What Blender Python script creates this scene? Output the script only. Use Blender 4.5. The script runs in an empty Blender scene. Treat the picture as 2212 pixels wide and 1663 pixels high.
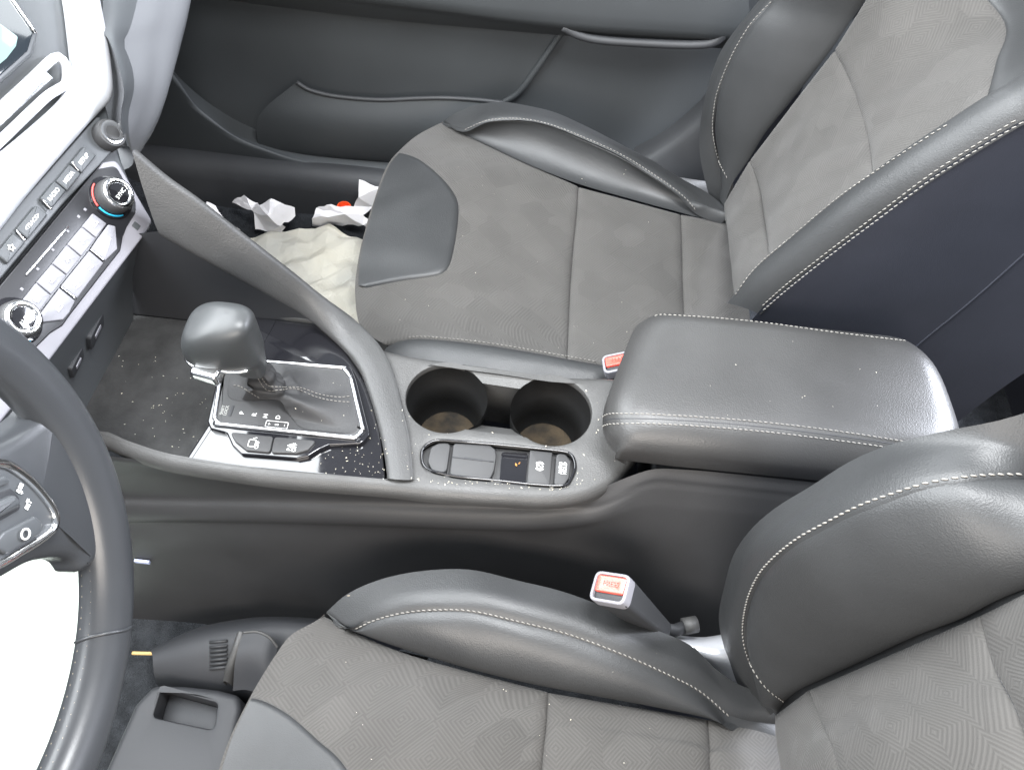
import bpy, bmesh, math, random
import numpy as np
from mathutils import Vector, Matrix
from mathutils.bvhtree import BVHTree

random.seed(7); rng = np.random.default_rng(7)
S = bpy.context.scene
col = S.collection
R = math.radians

# ------------------------------------------------------------------ camera
W, H, F = 2212., 1663., 1703.
PITCH, ROLL = R(56), R(6)
fw = np.array([0., math.cos(PITCH), -math.sin(PITCH)])
_rt = np.array([1., 0., 0.]); _up = np.cross(_rt, fw)
rt = math.cos(ROLL)*_rt + math.sin(ROLL)*_up
up = -math.sin(ROLL)*_rt + math.cos(ROLL)*_up
CAM = np.array([.015, 0., 0.]) - .80*fw
cd = bpy.data.cameras.new('camera'); co = bpy.data.objects.new('camera', cd); col.objects.link(co)
cd.sensor_fit = 'HORIZONTAL'; cd.sensor_width = 36.; cd.lens = 36.*F/W; cd.clip_start = .02; cd.clip_end = 50.
Mx = Matrix((( *[float(v) for v in (rt[0], up[0], -fw[0])], float(CAM[0])),
             ( *[float(v) for v in (rt[1], up[1], -fw[1])], float(CAM[1])),
             ( *[float(v) for v in (rt[2], up[2], -fw[2])], float(CAM[2])), (0, 0, 0, 1)))
co.matrix_world = Mx
S.camera = co

# ------------------------------------------------------------------ light
wd = bpy.data.worlds.new('World'); S.world = wd; wd.use_nodes = True
wd.node_tree.nodes['Background'].inputs[0].default_value = (.80, .86, .95, 1)
wd.node_tree.nodes['Background'].inputs[1].default_value = .30

def area(name, loc, target, sx, sy, power, colr):
    l = bpy.data.lights.new(name, 'AREA'); l.shape = 'RECTANGLE'; l.size = sx; l.size_y = sy
    l.energy = power; l.color = colr
    o = bpy.data.objects.new(name, l); col.objects.link(o)
    o.location = loc
    d = Vector(target) - Vector(loc)
    o.rotation_euler = d.to_track_quat('-Z', 'Y').to_euler()
    return o
area('windscreen_daylight', (-.68, .05, .86), (.30, .05, .02), 1.3, .85, 26, (.93, .97, 1.0))
area('driver_window_daylight', (.0, -1.25, .70), (.0, .1, -.05), 1.0, .5, 12, (1., .92, .84))
area('rear_side_window_daylight', (1.06, .46, .52), (.42, .0, .07), .60, .55, 40, (.86, .90, 1.0))
area('passenger_window_daylight', (.15, 1.1, .70), (.05, .0, -.05), .9, .4, 5, (.92, .97, 1.0))
area('overhead_highlight_lamp', (.12, -.05, 1.05), (.12, .05, .0), .36, .32, 12., (.96, .98, 1.0))  # unseen overhead lamp, added for the highlight on the passenger bolster

S.view_settings.view_transform = 'Standard'; S.view_settings.look = 'None'
S.view_settings.exposure = 1.1; S.view_settings.gamma = 1.0
S.render.engine = 'CYCLES'

# ------------------------------------------------------------------ pixels to positions
def ray(u, v): return fw + rt*((u-W/2)/F) - up*((v-H/2)/F)
def _pl(u, v, ax, val):
    d = ray(u, v); return CAM + d*((val-CAM[ax])/d[ax])
def pz(u, v, z=0.): return _pl(u, v, 2, z)
def py(u, v, y): return _pl(u, v, 1, y)
def px(u, v, x): return _pl(u, v, 0, x)
def cz(*p): return np.array([pz(*q) for q in p])
def cy(*p): return np.array([py(*q) for q in p])
def nrm(v): v = np.asarray(v, float); return v/np.linalg.norm(v)
class Plane:
    def __init__(s, o, a, b):
        s.o = np.array(o, float); s.a = nrm(a); n = nrm(np.cross(s.a, b)); s.b = np.cross(n, s.a)
        if n @ (CAM-s.o) < 0: n = -n
        s.n = n
    def px(s, u, v, h=0.):
        d = ray(u, v); o = s.o + s.n*h
        return CAM + d*(((o-CAM) @ s.n)/(d @ s.n))
    def ab(s, P): q = np.asarray(P)-s.o; return np.array([q @ s.a, q @ s.b])
    def at(s, a, b, h=0.): return s.o + s.a*a + s.b*b + s.n*h
    def poly(s, pts): return np.array([s.ab(s.px(u, v)) for u, v in pts])

# ------------------------------------------------------------------ object helpers
def empty(name, loc, label=None, cat=None, group=None):
    o = bpy.data.objects.new(name, None); col.objects.link(o); o.location = [float(c) for c in loc]
    o.empty_display_size = .02
    bpy.context.view_layer.update()
    if label: o['label'] = label
    if cat: o['category'] = cat
    if group: o['group'] = group
    return o
def link(name, me, mat, parent=None, label=None, cat=None, kind=None, group=None):
    o = bpy.data.objects.new(name, me); col.objects.link(o)
    if mat is not None: me.materials.append(mat)
    if parent is not None:
        o.parent = parent
        if parent.type == 'EMPTY': o.matrix_parent_inverse = Matrix.Translation(parent.location).inverted()
        # a child of a mesh part: the part's own world matrix is identity
    for k, v in (('label', label), ('category', cat), ('kind', kind), ('group', group)):
        if v: o[k] = v
    return o
def mesh(name, V, Fc, mat, parent=None, smooth=True, uv=None, sharp=None, **kw):
    me = bpy.data.meshes.new(name)
    me.from_pydata([tuple(float(c) for c in p) for p in V], [], [tuple(int(i) for i in f) for f in Fc])
    me.update()
    if smooth: me.polygons.foreach_set('use_smooth', [True]*len(me.polygons))
    if uv is not None:
        l = me.uv_layers.new(name='UVMap')
        for lp in me.loops: l.data[lp.index].uv = uv[lp.vertex_index]
    if sharp:
        try: me.set_sharp_from_angle(angle=R(sharp))
        except Exception: pass
    return link(name, me, mat, parent, **kw)
class MB:
    def __init__(s): s.V = []; s.F = []
    def add(s, V, Fc):
        b = len(s.V); s.V.extend([tuple(p) for p in V]); s.F.extend([tuple(i+b for i in f) for f in Fc])
    def build(s, name, mat, parent=None, **kw): return mesh(name, s.V, s.F, mat, parent, **kw)

def spl(P, n, closed=False, fine=24):
    """Catmull-Rom through P, resampled evenly into n+1 points (n if closed)."""
    P = np.asarray(P, float)
    if len(P) == 2 and not closed: return P[0]+(P[1]-P[0])*np.linspace(0, 1, n+1)[:, None]
    if closed: Q = np.vstack([P[-1], P, P[0], P[1]])
    else: Q = np.vstack([2*P[0]-P[1], P, 2*P[-1]-P[-2]])
    out = []
    t = np.linspace(0, 1, fine, endpoint=False)[:, None]
    for i in range(1, len(Q)-2):
        a, b, c, d = Q[i-1], Q[i], Q[i+1], Q[i+2]
        out.append(.5*((2*b)+(-a+c)*t+(2*a-5*b+4*c-d)*t**2+(-a+3*b-3*c+d)*t**3))
    out = np.vstack(out+[Q[-2][None]])
    L = np.concatenate([[0], np.cumsum(np.linalg.norm(np.diff(out, axis=0), axis=1))])
    s = np.linspace(0, L[-1], n+1)
    r = np.stack([np.interp(s, L, out[:, k]) for k in range(out.shape[1])], 1)
    return r[:-1] if closed else r
def resample(C, t):
    L = np.concatenate([[0], np.cumsum(np.linalg.norm(np.diff(C, axis=0), axis=1))]); L /= L[-1]
    return np.stack([np.interp(t, L, C[:, k]) for k in range(C.shape[1])], 1)
def warp(n, k=.75):
    t = np.linspace(0, 1, n+1); return t - k/(2*math.pi)*np.sin(2*math.pi*t)
def loft(curves, n, m, k=.75, km=.75):
    t = warp(n, k); C = np.array([resample(spl(c, 160), t) for c in curves])
    s = warp(m, km)
    if len(C) == 2: return C[0][None]+(C[1]-C[0])[None]*s[:, None, None]
    q = np.array([spl(C[:, j], 96) for j in range(C.shape[1])])       # (n+1, 97, 3)
    # parameter by curve index so that samples follow the given curves
    G = np.array([resample(q[j], s) for j in range(C.shape[1])])
    return G.transpose(1, 0, 2)
def gfaces(m, n, off=0, flip=False):
    f = []
    for i in range(m):
        for j in range(n):
            a = off+i*(n+1)+j; q = (a, a+1, a+n+2, a+n+1)
            f.append(q[::-1] if flip else q)
    return f
def gnormals(G):
    du = np.gradient(G, axis=1); dv = np.gradient(G, axis=0)
    N = np.cross(du, dv); l = np.linalg.norm(N, axis=2, keepdims=True); l[l < 1e-12] = 1
    return N/l
BV = {}
def grid(name, G, mat, parent=None, out=None, tag=None, **kw):
    m, n = G.shape[0]-1, G.shape[1]-1
    N = gnormals(G); flip = False
    if out is not None and (N.reshape(-1, 3) @ np.asarray(out, float)).mean() < 0: flip = True
    V = G.reshape(-1, 3); Fc = gfaces(m, n, 0, flip)
    lu = np.concatenate([np.zeros((m+1, 1)), np.cumsum(np.linalg.norm(np.diff(G, axis=1), axis=2), axis=1)], 1)
    lv = np.concatenate([np.zeros((1, n+1)), np.cumsum(np.linalg.norm(np.diff(G, axis=0), axis=2), axis=0)], 0)
    mid = lu - lu[:, n//2:n//2+1]
    uv = np.stack([mid, lv], 2).reshape(-1, 2)
    o = mesh(name, V, Fc, mat, parent, uv=[tuple(x) for x in uv], **kw)
    if tag:
        BV.setdefault(tag, []).append(BVHTree.FromPolygons([Vector(p) for p in V], Fc))
    return o
def pillow(G, out, bulge=.006, dep=.004, r=.010, edges=(1, 1, 1, 1), bedges=None, noise=None):
    """edges: first curve, last curve, curve starts, curve ends."""
    N = gnormals(G)
    if (N.reshape(-1, 3) @ np.asarray(out, float)).mean() < 0: N = -N
    lu = np.concatenate([np.zeros((G.shape[0], 1)), np.cumsum(np.linalg.norm(np.diff(G, axis=1), axis=2), axis=1)], 1)
    lv = np.concatenate([np.zeros((1, G.shape[1])), np.cumsum(np.linalg.norm(np.diff(G, axis=0), axis=2), axis=0)], 0)
    D = []
    B = np.ones(G.shape[:2])
    for e, d, tot in ((edges[0], lv, lv[-1:]), (edges[1], lv[-1:]-lv, lv[-1:]), (edges[2], lu, lu[:, -1:]), (edges[3], lu[:, -1:]-lu, lu[:, -1:])):
        if e:
            D.append(d)
            f = np.clip(d/np.maximum(tot*.5, 1e-6), 0, 1); B = B*(1-(1-f)**2.2)
    d = np.min(D, axis=0) if D else np.ones(G.shape[:2])
    s = np.clip(d/r, 0, 1)
    off = dep*(np.sqrt(np.clip(1-(1-s)**2, 0, 1))-1) + bulge*B
    if noise is not None: off = off + noise(G)*s
    return G + N*off[:, :, None]
def panel(name, curves, n, m, mat, parent, out=(0, 0, 1), tag=None, **kw):
    pk = {k: kw.pop(k) for k in ('bulge', 'dep', 'r', 'edges', 'noise') if k in kw}
    G = pillow(loft(curves, n, m), out, **pk)
    return grid(name, G, mat, parent, out, tag, **kw), G
def drape(tag, u, v, h=0.):
    d = Vector(nrm(ray(u, v))); o = Vector(CAM); best = None
    for b in BV[tag]:
        hit = b.ray_cast(o, d)
        if hit[0] is not None and (best is None or hit[3] < best[3]): best = hit
    if best is None: return None
    n = best[1]
    if n.dot(d) > 0: n = -n
    return np.array(best[0]+n*h), np.array(n)
def drape_line(tag, pts, n, h=0.):
    q = spl(np.array(pts, float), n); P = []; N = []
    for u, v in q:
        r = drape(tag, u, v, h)
        if r is not None: P.append(r[0]); N.append(r[1])
    return np.array(P), np.array(N)

def frames(P, closed=False):
    P = np.asarray(P, float)
    if closed: T = np.roll(P, -1, 0)-np.roll(P, 1, 0)
    else: T = np.gradient(P, axis=0)
    T /= np.maximum(np.linalg.norm(T, axis=1, keepdims=True), 1e-12)
    a = np.array([0, 0, 1.]) if abs(T[0][2]) < .9 else np.array([1., 0, 0])
    A = []
    for t in T:
        a = a - t*(a @ t); a = nrm(a); A.append(a)
    A = np.array(A); return T, A, np.cross(T, A)
def tube_geo(P, r, n=8, closed=False, prof=None, caps=True):
    P = np.asarray(P, float); T, A, B = frames(P, closed); k = len(P)
    r = np.broadcast_to(np.asarray(r, float), (k,))
    th = np.arange(n)*2*math.pi/n
    V = []
    for i in range(k):
        for t in th:
            V.append(P[i]+r[i]*(math.cos(t)*A[i]+math.sin(t)*B[i]))
    Fc = []
    for i in range(k if closed else k-1):
        i2 = (i+1) % k
        for j in range(n):
            j2 = (j+1) % n; Fc.append((i*n+j, i*n+j2, i2*n+j2, i2*n+j))
    if not closed and caps:
        Fc.append(tuple(range(n))[::-1]); Fc.append(tuple((k-1)*n+j for j in range(n)))
    return V, Fc
def tube(name, P, r, mat, parent=None, n=8, closed=False, **kw):
    V, Fc = tube_geo(P, r, n, closed); return mesh(name, V, Fc, mat, parent, **kw)
def stitches(name, P, mat, parent, period=.0052, frac=.72, r=.00062, slant=.0, Nn=None, **kw):
    P = np.asarray(P, float)
    L = np.concatenate([[0], np.cumsum(np.linalg.norm(np.diff(P, axis=0), axis=1))])
    mb = MB(); s = period*.3
    at = lambda x: np.array([np.interp(x, L, P[:, k]) for k in range(3)])
    nat = (lambda x: nrm([np.interp(x, L, Nn[:, k]) for k in range(3)])) if Nn is not None else (lambda x: -fw)
    while s+period*frac < L[-1]:
        a = at(s); b = at(s+period*frac); t = b-a; ln = np.linalg.norm(t)
        if ln > 1e-6:
            t /= ln; n = nat(s); w = nrm(np.cross(n, t)); n = np.cross(t, w)
            a = a+w*slant; b = b-w*slant; t = nrm(b-a)
            V = [a-t*r*.3-n*r*.4]
            for q in (.14, .5, .86):
                c = a+(b-a)*q; rr = r*(1.0 if q == .5 else .85)
                for x, y in ((1, 0), (0, 1), (-1, 0), (0, -1)): V.append(c+w*rr*x+n*rr*y)
            V.append(b+t*r*.3-n*r*.4)
            Fc = [(0, 1+(j+1) % 4, 1+j) for j in range(4)]
            for k in (0, 1):
                for j in range(4):
                    j2 = (j+1) % 4; Fc.append((1+k*4+j, 1+k*4+j2, 5+k*4+j2, 5+k*4+j))
            Fc += [(13, 9+j, 9+(j+1) % 4) for j in range(4)]
            mb.add(V, Fc)
        s += period*random.uniform(.96, 1.04)
    return mb.build(name, mat, parent, **kw)

def offset_poly(P, d):
    """move a counter-clockwise closed 2D outline inwards by d."""
    P = np.asarray(P, float); T = np.roll(P, -1, 0)-np.roll(P, 1, 0)
    T /= np.maximum(np.linalg.norm(T, axis=1, keepdims=True), 1e-12)
    return P + np.stack([-T[:, 1], T[:, 0]], 1)*d
def area2(P): x, y = P[:, 0], P[:, 1]; return .5*np.sum(x*np.roll(y, -1)-y*np.roll(x, -1))
def ccw(P): P = np.asarray(P, float); return P if area2(P) > 0 else P[::-1]
def rounded(pts, r, n=6):
    """polygon with every corner rounded; r a number or one per corner"""
    P = ccw(pts) if np.isscalar(r) else np.asarray(pts, float)
    k = len(P); out = []
    for i in range(k):
        a, b, c = P[i-1], P[i], P[(i+1) % k]; ri = r if np.isscalar(r) else r[i]
        u = a-b; w = c-b; lu, lw = np.linalg.norm(u), np.linalg.norm(w); u /= lu; w /= lw
        ang = math.acos(np.clip(u @ w, -1, 1)); t = min(ri/max(math.tan(ang/2), 1e-3), .48*lu, .48*lw)
        p0, p1 = b+u*t, b+w*t
        for q in np.linspace(0, 1, n+1): out.append((1-q)**2*p0+2*q*(1-q)*b+q*q*p1)
    return ccw(np.array(out))
def key_geo(pl, P2, h0, h1, bev=.001, crown=0., nb=3):
    """a solid button: outline P2 on plane pl, from height h0 to h1, rounded upper edge."""
    P2 = ccw(P2); k = len(P2); rings = [(P2, h0)]
    for i in range(nb+1):
        a = math.pi/2*i/nb; rings.append((offset_poly(P2, bev*(1-math.cos(a))), h1-bev+bev*math.sin(a)))
    c = P2.mean(0)
    top = rings[-1][0]
    if crown:
        for s in (.6, .25): rings.append((c+(top-c)*s, h1+crown*(1-s*s)))
    V = [pl.at(p[0], p[1], h) for ring, h in rings for p in ring]
    Fc = []
    for i in range(len(rings)-1):
        for j in range(k):
            j2 = (j+1) % k; Fc.append((i*k+j, i*k+j2, (i+1)*k+j2, (i+1)*k+j))
    b = (len(rings)-1)*k
    if crown:
        V.append(pl.at(c[0], c[1], h1+crown)); q = len(V)-1
        Fc += [(b+j, b+(j+1) % k, q) for j in range(k)]
    else: Fc.append(tuple(range(b, b+k)))
    if (np.cross(pl.a, pl.b) @ pl.n) < 0: Fc = [f[::-1] for f in Fc]
    return V, Fc
def key(name, pl, P2, h0, h1, mat, parent, bev=.001, crown=0., **kw):
    V, Fc = key_geo(pl, P2, h0, h1, bev, crown); return mesh(name, V, Fc, mat, parent, sharp=50, **kw)
def plate(name, pl, outer, holes, h, mat, parent, bev=.0, depth=.02, hdepth=None, hbev=.0015, **kw):
    """flat plate with holes; rounded outer edge, skirts down outside and inside the holes."""
    outer = ccw(outer); bm = bmesh.new()
    def ring(P, hh): return [bm.verts.new(pl.at(p[0], p[1], hh)) for p in P]
    def wall(a, b):
        k = len(a)
        for j in range(k):
            try: bm.faces.new((a[j], a[(j+1) % k], b[(j+1) % k], b[j]))
            except ValueError: pass
    loops = []
    nb = 5; rings = []
    for i in range(nb+1):
        t = math.pi/2*i/nb
        rings.append(ring(offset_poly(outer, bev*(1-math.sin(t))), h-bev*(1-math.cos(t))))
    rings.append(ring(outer, h-depth))
    for a, b in zip(rings[:-1], rings[1:]): wall(b, a)
    loops.append(rings[0])
    for hp in holes:
        hp = ccw(hp)[::-1]
        r0 = ring(offset_poly(hp, hbev), h); r1 = ring(offset_poly(hp, hbev*.3), h-hbev*.3); r2 = ring(hp, h-hbev); r3 = ring(hp, h-(hdepth or depth))
        wall(r1, r0); wall(r2, r1); wall(r3, r2); loops.append(r0)
    ed = []
    for lp in loops:
        for j in range(len(lp)):
            e = bm.edges.get((lp[j], lp[(j+1) % len(lp)]))
            if e is None: e = bm.edges.new((lp[j], lp[(j+1) % len(lp)]))
            ed.append(e)
    bmesh.ops.triangle_fill(bm, use_beauty=True, edges=ed, normal=Vector(pl.n))
    bmesh.ops.recalc_face_normals(bm, faces=bm.faces)
    tops = [f for f in bm.faces if abs(f.normal.dot(Vector(pl.n))) > .999]
    if tops and sum(f.normal.dot(Vector(pl.n))*f.calc_area() for f in tops) < 0: bmesh.ops.reverse_faces(bm, faces=bm.faces)
    me = bpy.data.meshes.new(name); bm.to_mesh(me); bm.free()
    me.polygons.foreach_set('use_smooth', [True]*len(me.polygons))
    try: me.set_sharp_from_angle(angle=R(35))
    except Exception: pass
    return link(name, me, mat, parent, **kw)
def box_geo(o, a, b, c, sa, sb, sc, ta=1., tb=1.):
    """box from base centre o, axes a,b (section), c (up) ; top scaled by ta,tb"""
    V = []
    for k, (x, y) in ((0, (1, 1)), (1, (ta, tb))):
        for i, j in ((-1, -1), (1, -1), (1, 1), (-1, 1)): V.append(o+a*i*sa*x+b*j*sb*y+c*sc*k)
    return V, [(3, 2, 1, 0), (4, 5, 6, 7), (0, 1, 5, 4), (1, 2, 6, 5), (2, 3, 7, 6), (3, 0, 4, 7)]
def rbox(name, V, Fc, bev, mat, parent, seg=3, **kw):
    bm = bmesh.new(); vs = [bm.verts.new(tuple(p)) for p in V]
    for f in Fc: bm.faces.new([vs[i] for i in f])
    bmesh.ops.recalc_face_normals(bm, faces=bm.faces)
    bmesh.ops.bevel(bm, geom=list(bm.edges), offset=bev, segments=seg, profile=.6, affect='EDGES')
    me = bpy.data.meshes.new(name); bm.to_mesh(me); bm.free()
    me.polygons.foreach_set('use_smooth', [True]*len(me.polygons))
    return link(name, me, mat, parent, **kw)
def text_mesh(name, s, pl, a, b, size, mat, parent, right, h=.0006, wid=None, bold=.0, **kw):
    """flat lettering on plane pl, centred at pl.at(a,b); right = direction (3D) the words run."""
    cu = bpy.data.curves.new(name, 'FONT'); cu.body = s; cu.size = size; cu.align_x = 'CENTER'; cu.align_y = 'CENTER'
    cu.extrude = .00008; cu.offset = bold; cu.space_line = .85
    ob = bpy.data.objects.new(name, cu); col.objects.link(ob)
    dg = bpy.context.evaluated_depsgraph_get(); me = bpy.data.meshes.new_from_object(ob.evaluated_get(dg))
    bpy.data.objects.remove(ob); bpy.data.curves.remove(cu)
    X = nrm(np.asarray(right)-pl.n*(np.asarray(right) @ pl.n)); Yv = np.cross(pl.n, X); o = pl.at(a, b, h)
    sx = 1. if wid is None else wid
    for v in me.vertices:
        p = o+X*v.co.x*sx+Yv*v.co.y+pl.n*v.co.z; v.co = tuple(p)
    me.name = name
    return link(name, me, mat, parent, **kw)

# ------------------------------------------------------------------ materials
def mat(name, base, rough=.5, metal=0., spec=.5, coat=0., bump=None, var=None, sheen=0., rvar=None, trans=0., alpha=1.):
    m = bpy.data.materials.new(name); m.use_nodes = True; nt = m.node_tree; B = nt.nodes['Principled BSDF']
    I = B.inputs
    I['Base Color'].default_value = (*base, 1); I['Roughness'].default_value = rough; I['Metallic'].default_value = metal
    I['Specular IOR Level'].default_value = spec; I['Coat Weight'].default_value = coat; I['Coat Roughness'].default_value = .04
    I['Sheen Weight'].default_value = sheen; I['Transmission Weight'].default_value = trans
    tc = nt.nodes.new('ShaderNodeTexCoord')
    def tex(kind, scale, detail=3.):
        if kind == 'voronoi':
            t = nt.nodes.new('ShaderNodeTexVoronoi'); t.feature = 'F1'; t.inputs['Scale'].default_value = scale; o = t.outputs['Distance']
        else:
            t = nt.nodes.new('ShaderNodeTexNoise'); t.inputs['Scale'].default_value = scale; t.inputs['Detail'].default_value = detail; o = t.outputs['Fac']
        nt.links.new(tc.outputs['Object'], t.inputs['Vector']); return o
    if bump:
        prev = None
        for kind, scale, st, dist in bump:
            b = nt.nodes.new('ShaderNodeBump'); b.inputs['Strength'].default_value = st; b.inputs['Distance'].default_value = dist
            nt.links.new(tex(kind, scale), b.inputs['Height'])
            if prev is not None: nt.links.new(prev, b.inputs['Normal'])
            prev = b.outputs['Normal']
        nt.links.new(prev, I['Normal'])
    if var:
        scale, amt, tint = var
        r = nt.nodes.new('ShaderNodeMapRange'); r.inputs['From Min'].default_value = .3; r.inputs['From Max'].default_value = .7
        nt.links.new(tex('noise', scale, 5.), r.inputs['Value'])
        mx = nt.nodes.new('ShaderNodeMix'); mx.data_type = 'RGBA'
        mx.inputs['A'].default_value = (*[c*(1-amt) for c in base], 1); mx.inputs['B'].default_value = (*[c*(1+amt)*t for c, t in zip(base, tint)], 1)
        nt.links.new(r.outputs['Result'], mx.inputs['Factor']); nt.links.new(mx.outputs['Result'], I['Base Color'])
    if rvar:
        scale, lo, hi = rvar
        r = nt.nodes.new('ShaderNodeMapRange'); r.inputs['From Min'].default_value = .3; r.inputs['From Max'].default_value = .7
        r.inputs['To Min'].default_value = lo; r.inputs['To Max'].default_value = hi
        nt.links.new(tex('noise', scale, 4.), r.inputs['Value']); nt.links.new(r.outputs['Result'], I['Roughness'])
    return m
def fabric(name, base, cell=.042, period=.0030, amp=.30):
    m = bpy.data.materials.new(name); m.use_nodes = True; nt = m.node_tree; B = nt.nodes['Principled BSDF']; I = B.inputs
    N = nt.nodes.new; L = nt.links.new
    I['Roughness'].default_value = .85; I['Specular IOR Level'].default_value = .25; I['Sheen Weight'].default_value = .12; I['Sheen Roughness'].default_value = .4
    uv = N('ShaderNodeUVMap'); mp = N('ShaderNodeMapping'); mp.inputs['Rotation'].default_value = (0, 0, R(38))
    L(uv.outputs['UV'], mp.inputs['Vector'])
    vo = N('ShaderNodeTexVoronoi'); vo.voronoi_dimensions = '2D'; vo.distance = 'CHEBYCHEV'; vo.feature = 'F1'; vo.inputs['Scale'].default_value = 1/cell
    vo.inputs['Randomness'].default_value = .55
    L(mp.outputs['Vector'], vo.inputs['Vector'])
    mu = N('ShaderNodeMath'); mu.operation = 'MULTIPLY'; mu.inputs[1].default_value = 2*math.pi*cell/period; L(vo.outputs['Distance'], mu.inputs[0])
    si = N('ShaderNodeMath'); si.operation = 'SINE'; L(mu.outputs[0], si.inputs[0])
    no = N('ShaderNodeTexNoise'); no.inputs['Scale'].default_value = 900.; tc = N('ShaderNodeTexCoord'); L(tc.outputs['Object'], no.inputs['Vector'])
    n2 = N('ShaderNodeTexNoise'); n2.inputs['Scale'].default_value = 22.; n2.inputs['Detail'].default_value = 5.; L(tc.outputs['Object'], n2.inputs['Vector'])
    ad = N('ShaderNodeMath'); ad.operation = 'MULTIPLY_ADD'; ad.inputs[1].default_value = .5; L(si.outputs[0], ad.inputs[0]); L(no.outputs['Fac'], ad.inputs[2])
    bp = N('ShaderNodeBump'); bp.inputs['Strength'].default_value = .38; bp.inputs['Distance'].default_value = .0006; L(ad.outputs[0], bp.inputs['Height']); L(bp.outputs['Normal'], I['Normal'])
    a2 = N('ShaderNodeMath'); a2.operation = 'MULTIPLY_ADD'; a2.inputs[1].default_value = amp*.5; a2.inputs[2].default_value = .5; L(si.outputs[0], a2.inputs[0])
    a3 = N('ShaderNodeMath'); a3.operation = 'MULTIPLY_ADD'; a3.inputs[1].default_value = .42; L(n2.outputs['Fac'], a3.inputs[0])
    sb = N('ShaderNodeMath'); sb.operation = 'SUBTRACT'; sb.inputs[1].default_value = .21; L(a2.outputs[0], sb.inputs[0]); L(sb.outputs[0], a3.inputs[2])
    # one shade for each woven square
    sp = N('ShaderNodeSeparateColor'); L(vo.outputs['Color'], sp.inputs[0])
    a4 = N('ShaderNodeMath'); a4.operation = 'MULTIPLY_ADD'; a4.inputs[1].default_value = .22; L(sp.outputs[0], a4.inputs[0]); L(a3.outputs[0], a4.inputs[2])
    mx = N('ShaderNodeMix'); mx.data_type = 'RGBA'; L(a4.outputs[0], mx.inputs['Factor'])
    mx.inputs['A'].default_value = (*[c*.62 for c in base], 1); mx.inputs['B'].default_value = (*[c*1.38 for c in base], 1)
    L(mx.outputs['Result'], I['Base Color'])
    return m
LB = [('voronoi', 900, .22, .0006), ('noise', 260, .16, .0008)]
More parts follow.
